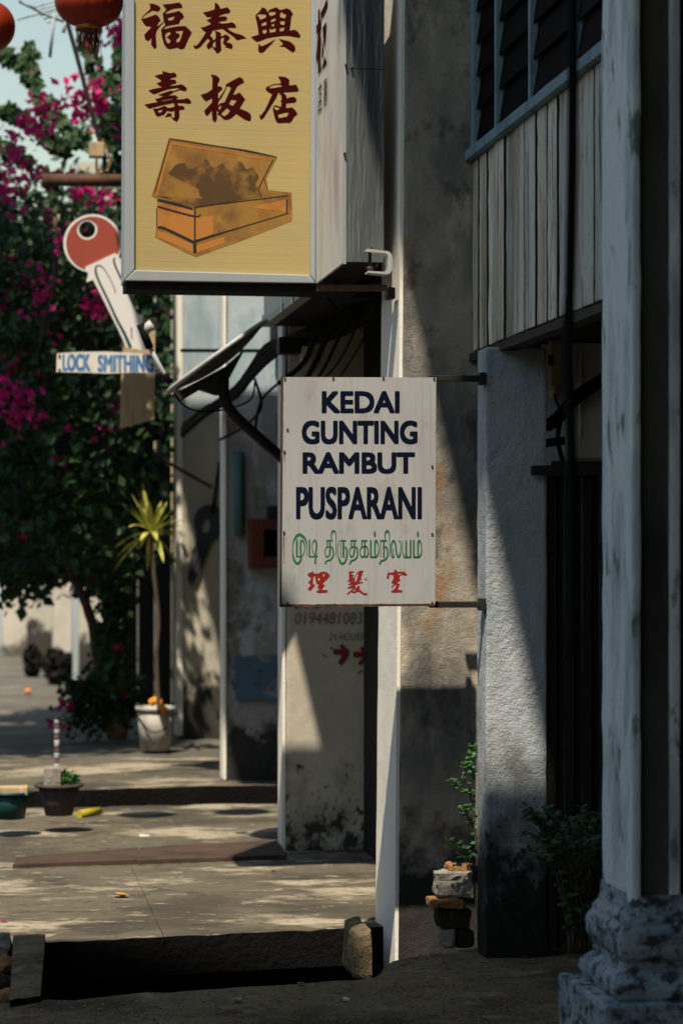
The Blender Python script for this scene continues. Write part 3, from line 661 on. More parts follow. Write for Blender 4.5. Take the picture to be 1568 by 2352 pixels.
TAM = [
 [(212,345,8),(210,250,10),(195,160,22),(130,107,34),(75,160,20),(57,250,9),(65,360,20),(100,425,28),(140,400,22),(150,355,18)],
 [(102,160,20),(102,345,20)],[(95,348,16),(160,348,16)],[(145,345,16),(145,200,18),(162,168,18),(183,210,14),(188,270,9),(175,320,12),(150,352,12)],
 [(240,160,18),(240,345,18)],[(232,348,16),(330,348,16)],[(303,428,18),(312,300,18),(318,210,18),(298,168,18),(272,210,10),(275,280,9),(300,340,12)],
 [(425,172,16),(497,172,16)],[(436,172,16),(436,235,12)],[(430,238,14),(480,238,10)],[(465,172,18),(465,290,18),(455,335,14),(430,350,16),(412,310,10),(418,260,10),(445,240,12)],
 [(465,240,14),(490,250,18),(503,300,16),(500,345,16),(470,382,16),(430,395,16),(412,430,14)],[(482,165,10),(482,100,12),(505,65,24),(530,110,10),(531,335,8)],
 [(568,165,6),(550,240,8),(553,330,10),(575,400,22),(602,425,24),(635,400,20),(652,330,18),(650,270,18),(630,240,18)],[(583,170,8),(583,355,8)],[(585,172,16),(642,172,16)],[(613,172,20),(613,355,22)],
 [(692,172,16),(760,172,16)],[(699,172,14),(699,235,12)],[(695,238,14),(745,238,10)],[(732,172,18),(732,290,18),(720,335,14),(698,348,16),(680,310,10),(685,262,10),(710,242,12)],[(732,240,14),(758,250,18),(768,300,16),(765,345,16),(735,380,16),(700,395,16),(680,432,14)],
 [(808,172,16),(876,172,16)],[(815,172,14),(815,235,12)],[(848,172,18),(848,300,18),(838,340,14),(815,350,16),(796,310,10),(800,262,10),(825,240,12),(870,240,14),(885,290,14),(880,335,16),(858,352,14),(843,335,10)],
 [(1020,165,8),(1020,355,8)],[(1020,172,16),(1090,172,16)],[(1057,172,18),(1057,355,18)],[(1057,240,14),(1085,245,18),(1098,290,16),(1095,345,16),(1068,380,16),(1028,395,16),(1008,430,14)],[(1070,165,10),(1070,100,12),(1093,65,24),(1118,110,10),(1120,335,8)],
 [(1160,260,10),(1155,300,8),(1165,340,16),(1150,350,14),(1137,290,12),(1142,210,14),(1165,172,18),(1185,210,18),(1195,300,18),(1218,350,18),(1238,310,12),(1245,240,9),(1238,190,9),(1218,165,8)],
 [(1262,170,8),(1262,280,8),(1280,345,12),(1300,355,12)],[(1302,170,18),(1302,350,20)],[(1280,352,14),(1355,352,14)],[(1350,165,18),(1350,345,18)]]
for sh in (0, 472):
    TAM += [[(913+sh,165,18),(913+sh,345,18)],[(905+sh,350,14),(975+sh,350,14)],[(960+sh,345,16),(960+sh,200,18),(975+sh,170,18),(993+sh,210,12),(1000+sh,270,9),(990+sh,325,10),(970+sh,350,12)],[(958+sh,68,8),(958+sh,97,24),(958+sh,126,8)]]
strokes_on('tamil_lettering', TAM, conv_native(1150, 2100, 570 / 1568), YS, m_green, bs, .0006)
def glyphs(name, loops, org, s, Y, m, par, proud=.0006):
    cv = conv_native(org[0], org[1], s)
    return shape_on(name, [[cv(*p) for p in lp] for lp in loops], Y, m, par, proud)
S3 = 420 / 1568
glyphs('chinese_character', [[(38,130),(120,95),(132,125),(190,130),(250,100),(310,102),(350,130),(372,160),(340,205),(290,250),(260,280),(300,305),(260,350),(250,372),(335,375),(335,412),(200,422),(172,408),(170,385),(215,372),(185,335),(200,300),(165,270),(145,165),(125,175),(115,290),(145,285),(140,320),(75,392),(38,360),(85,300),(45,262),(95,205),(40,160)],[(190,195),(225,200),(215,235),(195,230)],[(262,145),(300,125),(275,185)]], (1220, 2260), S3, YS, m_red, bs)
glyphs('chinese_character', [[(652,95),(730,95),(732,112),(692,120),(690,140),(728,150),(725,170),(692,175),(735,195),(770,120),(810,88),(860,80),(872,100),(840,135),(860,140),(830,185),(845,215),(790,255),(860,250),(862,268),(790,285),(740,310),(760,350),(785,310),(815,315),(810,360),(870,415),(930,425),(935,448),(880,455),(800,400),(720,425),(690,405),(630,448),(618,435),(720,345),(640,355),(628,342),(720,290),(650,305),(645,285),(690,250),(625,245),(655,215)],[(745,195),(775,132),(795,122),(785,170),(770,230),(738,255)],[(700,395),(735,360),(755,385)],[(890,200),(915,205),(928,225),(915,235),(890,215)]], (1220, 2260), S3, YS, m_red, bs)
glyphs('chinese_character', [[(1238,95),(1255,118),(1330,105),(1330,60),(1385,100),(1480,100),(1525,145),(1510,162),(1430,150),(1400,190),(1425,225),(1370,270),(1415,285),(1380,365),(1450,380),(1450,410),(1300,415),(1280,395),(1340,355),(1290,340),(1295,310),(1330,285),(1285,270),(1320,200),(1310,150),(1255,145),(1250,200),(1235,212),(1215,195)],[(1385,132),(1450,122),(1412,148),(1388,147)],[(1302,342),(1320,312),(1368,292),(1342,350)]], (1220, 2260), S3, YS, m_red, bs)
for (sx, sy) in ((654, 869), (765, 868), (880, 868), (996, 869), (653, 1037), (652, 1222), (992, 1071), (992, 1226), (660, 1385), (768, 1388), (875, 1388), (992, 1384), (660, 986)):
    p = P(sx, sy, YS)
    bm = bmesh.new(); bm_tube(bm, [p - Vector((0, .005, 0)), p - Vector((0, -.002, 0))], .0042, 8); from_bm('screw', bm, m_signrust, bs)
# rust runs below three screws and a chip of paint
for (sx, sy, l) in ((653, 1037, 26), (652, 1226, 70), (875, 1388, 3)):
    shape_on('rust_run', [[(sx - 1.2, sy), (sx + 1.2, sy), (sx + .4, sy + l), (sx - .4, sy + l)]], YS, m_signrust, bs, proud=.0008)

# ---------------------------------------------------------------- coffin maker's light box
YL = 10.8
lb = thing('light_box_sign', "yellow coffin maker's light box with maroon Chinese characters and painted coffin", 'sign', P(800, 655, YL))
X0l, X1l = XA(288, YL), XA(722, YL)
zb = P(500, 645, YL).z
ztop = 4.08
fw = .03
shape_on('yellow_panel', [[(306, -8), (714, -8), (712, 631), (307, 621)]], YL, m_yellow, lb, proud=-.006, thick=.01)
def quad_bar(nm, pts, y0, y1, m, par):
    a = [P(x, y, YL) for x, y in pts]
    c = [(p.x, YL + y0, p.z) for p in a] + [(p.x, YL + y1, p.z) for p in a]
    o = hexa(nm, [c[0], c[1], c[5], c[4], c[3], c[2], c[6], c[7]], m, par, bevel=.004); return o
quad_bar('frame_bar', [(285.5, 644), (309, 620), (309, -8), (288.5, -8)], -.012, .24, m_alu, lb)
quad_bar('frame_bar', [(711.5, 631), (724, 650), (726, -8), (713.5, -8)], -.012, .24, m_alu, lb)
quad_bar('frame_bar', [(286, 645), (723, 651), (711.5, 632), (309.5, 621)], -.012, .24, m_alu, lb)
box('back_panel', X0l + .02, X1l - .01, YL + .20, YL + .22, zb + .02, 4.06, m_galv, lb)
box('bottom_channel', X0l + .003, X1l + .20, YL + .02, YL + .235, zb - .042, zb - .008, m_black, lb)
b0, b1, t0, t1 = P(728, 669, YL - .02), P(897, 668, 9.96), P(728, 654, YL - .02), P(897, 653, 9.96); dv = Vector((0, .03, 0))
hexa('support_bar', [b0, b1, b1 + dv, b0 + dv, t0, t1, t1 + dv, t0 + dv], m_rust, lb, bevel=.002)
# the part of the light box that faces the street
Xs0 = XA(726, YL - .02); Ys1 = YL - .016; Ys0 = y_at(790, Xs0)
Xs1 = XA(881, Ys0)
zs0 = P(0, 640, YL).z
side = box('street_panel', Xs0, Xs0 + .012, Ys0 + .004, Ys1, zs0, ztop, m_whitepanel, lb)
def on_side(x, y): # picture point -> point on the street-facing plane
    Y = y_at(x, Xs0 - .003); return Vector((Xs0 - .003, Y, P(x, y, Y).z))
def text_side(body, x0, x1, y0, y1, m, par, offset=.0):
    v2, fs = text_flat(body, offset); xs = [v[0] for v in v2]; ys = [v[1] for v in v2]
    Yl, Yr = y_at(x0, Xs0), y_at(x1, Xs0); ym = (Yl + Yr) / 2
    zt_, zb_ = P(x0, y0, ym).z, P(x0, y1, ym).z
    vs_ = [Vector((Xs0 - .003, Yl + (v[0] - min(xs)) / (max(xs) - min(xs)) * (Yr - Yl), zb_ + (v[1] - min(ys)) / (max(ys) - min(ys)) * (zt_ - zb_))) for v in v2]
    return from_data('side_lettering', vs_, fs, m, par)
text_side('板', 727, 755, 10, 160, m_maroon, lb, .03)
text_side('店', 731, 740, 190, 260, m_maroon, lb, .0)
text_side('壽', 744, 752, 180, 245, m_maroon, lb, .0)
for (x, yb_, ytp) in ((789, 608, -150),):
    box('panel_trim', Xs0 - .004, Xs0 + .008, Ys0 - .006, Ys0 + .003, zs0 - .01, ztop, m_alu, lb)
zs_seam = P(800, 158, Ys0).z
box('zinc_sheet', Xs0 + .009, Xs1, Ys0, Ys0 + .012, zs_seam + .003, ztop, m_galv, lb, seg=.05, jit=.002, jscale=5)
box('zinc_sheet', Xs0 + .009, Xs1, Ys0 - .003, Ys0 + .009, zs0, zs_seam, m_galv, lb, seg=.05, jit=.002, jscale=5)
box('zinc_top', Xs0 + .013, Xs1, Ys0 + .013, Ys1, ztop - .03, ztop, m_galv, lb)
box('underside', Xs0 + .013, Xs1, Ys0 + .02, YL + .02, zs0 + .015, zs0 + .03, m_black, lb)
for (x, y) in ((795, 148), (809, 156), (792, 352)):
    p = P(x, y, Ys0 - .02); bm = bmesh.new(); bm_tube(bm, [p, p + Vector((0, .02, 0))], .005, 8); from_bm('rivet', bm, m_iron, lb)
GL = [
 ((540, 0), 360 / 1568, [[(250,60),(300,58),(360,72),(430,105),(448,135),(435,180),(400,195),(350,190),(305,180),(250,215),(190,250),(150,290),(130,328),(250,290),(370,245),(420,290),(452,350),(410,400),(385,460),(430,430),(500,370),(505,385),(440,455),(400,510),(375,550),(368,620),(375,720),(383,790),(370,840),(350,848),(330,835),(285,775),(290,655),(265,690),(240,712),(210,700),(180,680),(165,600),(215,545),(285,475),(260,455),(200,455),(150,400),(115,330),(125,300),(160,255),(230,190),(270,150),(265,100)],
   [(483,75),(620,60),(770,38),(800,55),(825,95),(832,133),(760,140),(680,148),(620,170),(560,200),(530,240),(600,225),(680,208),(770,182),(830,230),(860,285),(840,320),(790,350),(775,410),(700,425),(600,440),(540,460),(500,505),(640,470),(780,450),(880,448),(950,510),(995,565),(940,670),(900,760),(865,840),(800,860),(750,825),(600,855),(550,825),(510,770),(475,650),(455,510),(530,435),(500,350),(485,230),(550,165),(510,110)],
   [(575,310),(700,280),(660,345),(590,352)],[(530,600),(560,565),(620,550),(615,600),(555,640),(620,700),(610,745),(565,745),(545,700)],[(710,540),(840,530),(810,640),(780,720),(730,735),(725,690),(785,630),(775,580),(730,575)]]),
 ((760, 0), 240 / 1568, [[(645,65),(690,70),(740,105),(775,160),(800,220),(900,200),(985,182),(1040,240),(1062,295),(1030,335),(950,350),(870,365),(800,395),(745,435),(830,420),(930,418),(970,445),(980,480),(950,530),(860,550),(780,560),(720,610),(770,590),(850,608),(960,600),(1100,570),(1180,620),(1212,695),(1190,725),(1080,720),(970,725),(1050,790),(1180,860),(1340,900),(1420,945),(1485,995),(1360,1015),(1230,1050),(1150,960),(1000,860),(890,770),(835,750),(700,775),(595,800),(530,930),(590,975),(615,1045),(670,1010),(680,860),(645,808),(690,805),(760,830),(820,870),(815,950),(940,890),(1010,930),(1050,975),(1020,1030),(950,1105),(1020,1105),(1080,1130),(1125,1185),(1100,1280),(1000,1250),(910,1240),(955,1210),(880,1150),(865,1090),(900,1000),(880,975),(810,1000),(815,1150),(828,1290),(790,1350),(715,1400),(650,1310),(575,1215),(530,1260),(485,1282),(450,1240),(437,1170),(525,1060),(470,1000),(380,1100),(280,1220),(200,1265),(140,1270),(100,1220),(105,1165),(155,1195),(230,1130),(330,980),(420,845),(350,790),(280,715),(400,690),(560,615),(500,565),(437,522),(520,480),(590,445),(450,440),(395,385),(340,320),(480,290),(640,240),(655,160)],[(590,1180),(620,1110),(668,1060),(668,1235),(620,1220)]]),
 ((980, 0), 260 / 1568, [[(415,170),(480,190),(540,240),(530,275),(550,285),(600,220),(680,195),(755,168),(850,235),(930,215),(1020,190),(1100,235),(1165,330),(1120,400),(1105,560),(1080,730),(1210,710),(1280,760),(1345,860),(1320,910),(1200,890),(1050,860),(880,865),(700,890),(520,925),(400,975),(290,1010),(210,950),(145,885),(330,830),(310,640),(255,400),(262,350),(350,270)],
   [(285,365),(340,335),(510,350),(505,415),(370,470),(350,415)],[(405,560),(515,515),(520,595),(415,625)],[(425,720),(520,708),(520,770),(495,805),(440,800)],[(570,325),(600,285),(740,280),(735,340),(625,380)],[(620,480),(735,430),(735,490),(640,530)],[(645,580),(710,565),(700,620),(655,635)],[(600,670),(640,710),(745,665),(735,760),(600,780)],[(885,280),(930,325),(1000,350),(965,435),(850,410),(850,330)],[(845,505),(965,505),(950,590),(870,590)],[(840,680),(955,650),(935,735),(840,750)],
   [(335,1045),(400,1110),(520,1060),(650,990),(745,935),(640,1060),(540,1160),(450,1255),(400,1275),(350,1260),(318,1200)],[(815,930),(930,955),(1070,990),(1170,1060),(1220,1140),(1215,1220),(1155,1262),(1060,1200),(960,1130),(830,1115),(925,1060)]]),
 ((560, 260), 220 / 1568, [[(650,165),(760,190),(860,225),(970,205),(1030,240),(1055,290),(1040,340),(940,355),(845,405),(930,410),(1010,405),(1050,490),(1030,520),(930,545),(835,590),(1000,575),(1190,542),(1280,590),(1345,670),(1320,735),(1270,740),(1150,710),(960,770),(920,810),(800,860),(900,860),(1000,850),(1095,910),(1040,970),(1150,970),(1270,965),(1330,930),(1420,970),(1470,1050),(1450,1095),(1390,1105),(1260,1085),(1060,1085),(1110,1155),(1240,1160),(1285,1230),(1270,1265),(1130,1280),(1130,1500),(1055,1622),(960,1560),(880,1465),(830,1465),(710,1490),(800,1360),(860,1370),(925,1410),(890,1450),(950,1500),(985,1490),(985,1300),(885,1330),(780,1300),(700,1410),(515,1470),(460,1430),(375,1240),(540,1225),(710,1150),(810,1220),(980,1185),(990,1120),(960,1080),(700,1130),(500,1180),(300,1235),(240,1225),(130,1120),(330,1080),(510,1050),(430,970),(560,930),(690,880),(600,875),(525,840),(700,780),(890,720),(950,740),(1090,690),(1140,655),(1000,655),(800,690),(600,760),(415,830),(340,800),(240,720),(400,670),(645,625),(560,590),(470,515),(630,455),(540,385),(420,305),(540,265),(650,245)],[(515,1300),(660,1260),(620,1330),(560,1350),(530,1340)],[(545,1038),(700,992),(900,962),(985,964),(900,982),(700,1014)]]),
 ((790, 260), 230 / 1568, [[(360,260),(440,255),(520,285),(590,340),(620,400),(560,500),(560,580),(640,572),(690,650),(570,760),(570,920),(700,740),(770,620),(780,520),(900,450),(1155,315),(1240,370),(1280,475),(1180,520),(1080,590),(975,810),(1060,790),(1140,735),(1220,820),(1305,930),(1240,1040),(1155,1180),(1350,1260),(1440,1320),(1468,1380),(1460,1500),(1420,1532),(1280,1480),(1065,1330),(940,1440),(850,1485),(760,1495),(700,1465),(610,1365),(560,1370),(555,1320),(575,1290),(530,1240),(540,1460),(485,1570),(410,1490),(390,1240),(330,1330),(265,1385),(220,1350),(185,1245),(290,1130),(395,1020),(405,900),(320,950),(240,985),(160,920),(90,805),(250,760),(405,655),(410,340)],
   [(810,580),(860,580),(920,625),(830,820),(740,1010),(620,1040),(560,1105),(582,990),(680,850),(760,700)],[(920,945),(1075,960),(970,1110),(865,1060)],[(582,1140),(630,1102),(668,1107),(600,1230)],[(650,1325),(800,1170),(895,1235),(830,1330),(750,1385),(700,1375)]]),
 ((1020, 260), 220 / 1568, [[(660,318),(800,322),(900,345),(985,420),(975,570),(1060,572),(1150,550),(1195,575),(1255,715),(1220,755),(1000,770),(800,780),(905,870),(905,945),(1000,910),(1100,895),(1160,930),(1190,980),(1175,1050),(1130,1070),(895,1095),(895,1180),(880,1222),(1060,1200),(1150,1280),(1215,1380),(1190,1435),(1125,1470),(1050,1600),(990,1652),(900,1640),(700,1658),(640,1640),(590,1580),(540,1400),(510,1250),(530,1170),(600,1138),(740,1190),(760,1050),(710,1035),(760,1000),(750,845),(695,835),(720,790),(660,800),(600,950),(450,1190),(300,1430),(240,1520),(195,1552),(150,1530),(120,1405),(170,1430),(280,1290),(400,1040),(490,830),(400,780),(320,720),(305,680),(320,630),(420,585),(520,540),(735,515),(740,480)],
   [(400,660),(450,600),(540,565),(690,550),(795,598),(600,640)],[(550,1200),(600,1180),(660,1205),(715,1250),(620,1285),(565,1245)],[(655,1415),(800,1370),(900,1350),(970,1360),(910,1465),(690,1508)]])]
for org, s, loops in GL: glyphs('chinese_character', loops, org, s, YL, m_maroon, lb, -.0052)
# the painted coffin, layer on layer
KO, KS = (540, 520), 700 / 1568
pic = glyphs('coffin_painting', [[(305,68),(460,90),(800,150),(1000,180),(1270,235),(1275,255),(1180,430),(1195,535),(1405,560),(1410,815),(1000,975),(550,1138),(480,1110),(180,960),(195,870),(200,620),(150,590),(185,480)]], KO, KS, YL, m_coffin, lb, -.0054)
def kp(lp, m, pr): glyphs('paint_layer', lp, KO, KS, YL, m, pic, pr * .5 - .0054)
kp([[(320,108),(335,118),(200,592),(178,582)]], m_coffin_or, .0010)
kp([[(330,105),(1240,262),(1215,275),(345,128)]], m_coffin_or, .0012)
def smooth2(lp): return [(p.x, p.y) for p in curve_pts([(a, b, 0) for a, b in lp + lp[:1]], 5)[:-1]]
kp([smooth2([(300,390),(340,340),(380,305),(450,298),(480,345),(570,330),(640,262),(700,335),(790,300),(820,340),(870,352),(940,275),(1000,350),(1050,335),(1110,420),(1080,480),(1100,540),(1000,570),(800,590),(600,600),(560,520),(400,440)])], m_coffin_dk, .0014)
kp([[(205,590),(540,690),(1110,600),(1130,550),(900,560),(600,610)]], m_coffin_dk, .0018)
kp([[(207,690),(530,778),(530,1000),(205,868)]], m_coffin_or, .0010)
kp([[(207,640),(528,722),(528,764),(207,680)]], m_coffin_or, .0012)
kp([[(205,898),(518,1022),(518,1095),(202,955)]], m_coffin_or, .0010)
kp([[(545,785),(700,765),(700,930),(548,992)]], m_coffin_or, .0010)
kp([[(1030,690),(1365,620),(1365,738),(1100,700)]], m_coffin_or, .0010)
kp([[(552,1035),(800,955),(805,1010),(556,1098)]], m_coffin_or, .0010)
strokes_on('paint_line', [[(205,625,22),(360,660,26),(520,705,18)],[(205,683,18),(260,700,18),(530,772,16),(590,758,10)],[(205,878,14),(260,878,22),(530,1005,24)],[(535,1000,26),(620,970,18),(900,885,9),(1380,742,7)],[(537,1010,30),(538,1100,28)],[(538,690,14),(538,1000,12)],[(545,690,10),(800,655,7),(1380,585,6)],[(1362,620,14),(1360,745,10)],[(310,90,8),(180,560,9)],[(310,75,6),(800,152,8),(1010,185,14),(1270,240,6)],[(1240,262,7),(1105,525,7)],[(1105,525,7),(1130,598,7)],[(1160,440,6),(1190,540,6)],[(195,700,6),(195,870,6)]], conv_native(KO[0], KO[1], KS), YL, m_coffin_ln, pic, -.0042)

# ---------------------------------------------------------------- bracket clamp on the pier
Yk = 9.86
cl = thing('c_clamp', 'shiny steel C clamp with a rusty bolt bolted to the cream pier', 'clamp', P(893, 630, Yk))
def prism_y(name, poly, y0, y1, m, par):
    pts = [P(x, y, Yk) for x, y in poly]; n = len(pts)
    vs_ = [(p.x, y0, p.z) for p in pts] + [(p.x, y1, p.z) for p in pts]
    fs = [tuple(range(n))[::-1], tuple(range(n, 2 * n))] + [(i, (i + 1) % n, n + (i + 1) % n, n + i) for i in range(n)]
    return from_data(name, vs_, fs, m, par)
prism_y('clamp_body', [(837, 577), (841, 573), (889, 579), (895, 584), (898, 592), (897, 622), (892, 630), (884, 632), (842, 628), (842, 624), (882, 626), (887, 620), (888, 590), (884, 584), (838, 580)], Yk - .03, Yk + .045, m_steel, cl)
rail('bolt', (849, 576), (849, 628), Yk, .007, m_iron, cl)
p = P(849, 572, Yk)
bm = bmesh.new(); bm_tube(bm, [p + Vector((0, 0, -.008)), p + Vector((0, 0, .008))], .014, 6); from_bm('bolt_head', bm, m_rust, cl)
p = P(849, 618, Yk)
bm = bmesh.new(); bm_tube(bm, [p + Vector((0, 0, -.012)), p + Vector((0, 0, .010))], .016, 6); from_bm('nut', bm, m_iron, cl)
box('wall_clip', XA(889, 9.93), XA(907, 9.93), 9.92, 9.99, P(0, 672, 9.93).z, P(0, 645, 9.93).z, m_iron, cl, bevel=.006)
# ---------------------------------------------------------------- locksmith's key and name plate
YK = 15.2
cK = conv_native(200, 820, 520 / 1568)
ks = thing('key_sign', 'big key-shaped sign with red round bow and white shank above locksmith plate', 'sign', P(213, 412, YK))
circ = lambda cx, cy, r, n=40, a0=0: [(cx + r * math.cos(a0 + 2 * math.pi * i / n), cy + r * math.sin(a0 + 2 * math.pi * i / n)) for i in range(n)]
hole = [cK(*p) for p in circ(450, 295, 100)]
bow = [cK(*p) for p in circ(518, 462, 352)]
shape_on('bow_rim', [bow, hole], YK, m_keywhite, ks, proud=.0, thick=.012)
shape_on('bow', [[cK(*p) for p in circ(518, 462, 322)], [cK(*p) for p in circ(450, 295, 124)]], YK, m_keyred, ks, proud=.004)
shape_on('shank', [[cK(*p) for p in [(430,750),(790,582),(835,640),(900,680),(860,740),(890,900),(970,1120),(1060,1320),(1130,1330),(1110,1400),(1150,1480),(1230,1500),(1170,1600),(1165,1730),(1120,1760),(1040,1740),(960,1735),(920,1715),(830,1520),(700,1260),(600,1060),(520,905),(440,935),(462,830),(425,790)]]], YK, m_keywhite, ks, proud=.016, thick=.010)
strokes_on('groove_line', [[(560,735,14),(550,800,26),(590,920,26),(700,1150,26),(800,1370,30),(900,1560,36),(970,1720,40)],[(785,640,12),(770,680,24),(810,790,22),(880,930,24),(960,1110,24),(1050,1300,18)],[(560,735,10),(620,740,10),(690,830,8),(760,970,8),(790,1060,14)],[(980,1480,14),(985,1620,10)]], cK, YK, m_keygreen, ks, .019)
pole = tube('hanging_pole', [P(98, 413, YK + .05), P(330, 415, YK + .05)], .040, m_rust, ks, 12)
rail('strut', (225, 430), (215, 500), YK + .03, .008, m_iron, ks)
np_ = thing('name_plate', 'narrow curved white plate lettered LOCK SMITHING in faded blue', 'sign', P(245, 858, YK))
tp = [(131, 812), (180, 809), (245, 808), (300, 811), (365, 815)]; bt = [(366, 858), (310, 856), (245, 858.5), (190, 856), (130, 855)]
shape_on('plate', [tp + bt], YK, m_platewhite, np_, proud=.02, thick=.008)
text_on('lettering', 'LOCK', (145, 206, 815, 852), YK, m_blueletter, np_, bold=.004, proud=.0205)
text_on('lettering', 'SMITHING', (226, 352, 817, 854), YK, m_blueletter, np_, bold=.004, proud=.0205)
for (x, y) in ((137, 818), (137, 850), (360, 822), (360, 852)):
    p = P(x, y, YK); bm = bmesh.new(); bm_tube(bm, [p - Vector((0, .027, 0)), p], .008, 8); from_bm('screw', bm, m_iron, np_)
pk = shape_on('wood_plank', [[(283, 742), (300, 733), (357, 728), (355, 962), (330, 970), (276, 984)]], YK + .45, m_plank, None, proud=0, thick=.03)
tag(pk, 'pale weathered wood plank hanging behind the locksmith plate', 'plank')

# key shadow on the fourth pillar, built as a dark cut-out board
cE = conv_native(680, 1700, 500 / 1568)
dk = thing('key_shadow', 'key shadow cut out as a dark board against the fourth pillar, bow uppermost', 'sign', P(440, 1340, YE))
shape_on('board', [[cE(*p) for p in [(440,1010),(560,1000),(640,1060),(640,1330),(590,1420),(520,1480),(330,1990),(260,2010),(215,1940),(230,1800),(260,1660),(290,1560),(330,1450),(320,1340),(295,1230),(310,1130),(360,1050)]], [cE(*p) for p in [(440,1180),(490,1190),(500,1280),(470,1360),(400,1340),(385,1270)]]], YE, m_keyshadow, dk, proud=.03, thick=.02)
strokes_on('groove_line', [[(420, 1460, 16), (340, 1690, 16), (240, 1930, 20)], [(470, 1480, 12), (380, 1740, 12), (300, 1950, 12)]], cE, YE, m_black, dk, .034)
rail('shadow_rod', (505, 1060), (487, 1180), YE - .04, .014, m_iron, dk)

# ---------------------------------------------------------------- satellite dish
YDI = 12.3
ds = thing('satellite_dish', 'grey satellite dish seen edge-on with feed arm, on a bent black pole', 'satellite dish', P(645, 1045, YDI + .3))
e0, e1 = P(388, 898, YDI), P(610, 738, YDI)
cen = (e0 + e1) / 2; R_ = (e1 - e0).length / 2
ax = (e1 - e0).normalized()                       # along the visible rim
nrm = Vector((ax.z, 0, -ax.x))                    # the way the hollow looks is up and left
if nrm.z < 0: nrm = -nrm
vd = (cen - cam.location).normalized(); nrm = (nrm + Vector((0, -nrm.dot(vd) / vd.y + .03, 0))).normalized()     # tipped slightly away, so the rim shows as a thin band
side_ = nrm.cross(ax).normalized()
bm = bmesh.new(); prev = None
for i in range(9):
    r = R_ * i / 8; dep = -.055 * (1 - (i / 8) ** 2)
    rg = [bm.verts.new(cen + (ax * math.cos(2 * math.pi * k / 36) + side_ * math.sin(2 * math.pi * k / 36)) * r + nrm * dep) for k in range(36)]
    if prev:
        for k in range(36): bm.faces.new((prev[k], prev[(k + 1) % 36], rg[(k + 1) % 36], rg[k])).smooth = True
    prev = rg
bmesh.ops.remove_doubles(bm, verts=bm.verts[:], dist=1e-4)
o = from_bm('dish_shell', bm, m_dishback, ds)
rimp = [cen + (ax * math.cos(2 * math.pi * k / 48) + side_ * math.sin(2 * math.pi * k / 48)) * (R_) for k in range(49)]
tube('dish_rim', rimp, .012, m_dishgrey, ds, 8)
fa = tube('feed_arm', [P(418, 915, YDI), P(372, 850, YDI - .02), P(336, 782, YDI - .03)], .012, m_lnb, ds, 8)
tube('arm_sleeve', [P(392, 880, YDI - .01), P(378, 858, YDI - .02)], .017, m_cable, fa, 8)
tube('feed_clamp', [P(345, 800, YDI - .03), P(322, 745, YDI - .03)], .022, m_cable, fa, 8)
tube('feed_horn', [P(332, 762, YDI - .03), P(341, 752, YDI - .03), P(350, 746, YDI - .03)], [.02, .026, .03], m_lnb, fa, 12)
rib = shape_on('back_bracket', [[(398, 905), (520, 840), (565, 800), (528, 870), (528, 905), (498, 905), (462, 893), (420, 918)]], YDI, m_dishback, ds, proud=-.05, thick=.08)
tube('pole', curve_pts([P(514, 868, YDI), P(516, 915, YDI), P(540, 955, YDI + .02), P(600, 1010, YDI + .1), P(660, 1062, YDI + .25)], 6), .028, m_iron, ds, 12)
tube('feed_cable', curve_pts([P(400, 895, YDI), P(415, 925, YDI), P(455, 944, YDI), P(520, 940, YDI + .1), P(575, 918, YDI + .2), P(585, 880, YDI + .3)], 6), .005, m_cable, ds, 6)

# ---------------------------------------------------------------- street-facing signboard of the second house, with its loom of cables
Xb = XA(700, 11.1)
zbb = P(700, 676, 11.1).z
Yb1 = y_at(606, Xb)
sb = thing('facade_signboard', 'pale signboard with red lettering facing the street behind the light box', 'sign', (Xb, 12, zbb))
m_boardsign = mat('pale_signboard', (0.66, 0.64, 0.52), 0.6, layers=[((0.26, 0.06, 0.05), 3.5, (1, 2.2, .7), .62, .66, .8), ((0.50, 0.50, 0.44), 5, (1, 1, .4), .5, .7, .7)])
box('board_face', Xb, Xb + .03, 11.2, Yb1, zbb + .03, zbb + .9, m_boardsign, sb)
box('board_rim', Xb - .012, Xb + .045, 11.2, Yb1 + .01, zbb - .005, zbb + .028, m_alu, sb)
for yv in (11.4, 11.8, 12.6):
    box('rim_clip', Xb - .02, Xb - .013, yv, yv + .03, zbb - .012, zbb + .05, m_steel, sb)
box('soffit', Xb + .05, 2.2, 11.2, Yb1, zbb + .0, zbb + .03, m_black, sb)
cb = thing('cable_bundle', 'tangled bundle of black cables slung under the facade signboard', 'cables', P(700, 770, 12.5))
def cable(pts, r, par=cb, nm='cable', n=5): return tube(nm, curve_pts([P(*p) for p in pts], n), r, m_cable, par, 6)
for j in range(7):
    a = random.uniform
    cable([(880, 690 + a(-20, 10), 11.0), (790, 745 + a(-25, 25), 11.8), (690, 770 + a(-15, 25), 12.5), (610, 815 + a(-20, 20), 13.4), (545, 890 + a(-20, 25), 14.5), (470, 950 + a(-15, 15), 16), (420, 985 + a(-15, 15), 18)], a(.008, .022))
for j in range(5):
    x = 700 + j * 26
    cable([(880 - j * 14, 672, 11.3), (x + 40, 750, 11.7), (x, 830, 12), (x - 40 + random.uniform(-20, 20), 880, 12.2)], random.uniform(.004, .016))
cable([(742, 672, 11.2), (790, 725, 11.2), (870, 790, 10.9)], .004)
cable([(640, 800, 13), (655, 860, 13), (600, 920, 13.2), (585, 1000, 13.5)], .008)
cable([(585, 870, 14), (600, 935, 14), (560, 980, 14.5), (505, 1010, 15.6)], .009)
tg = thing('junction_box', 'small black cable joint box under the signboard with white bracket', 'junction box', P(660, 790, 12.4))
box('joint_body', XA(640, 12.4), XA(690, 12.4), 12.38, 12.5, P(0, 805, 12.4).z, P(0, 765, 12.4).z, m_iron, tg, bevel=.01)
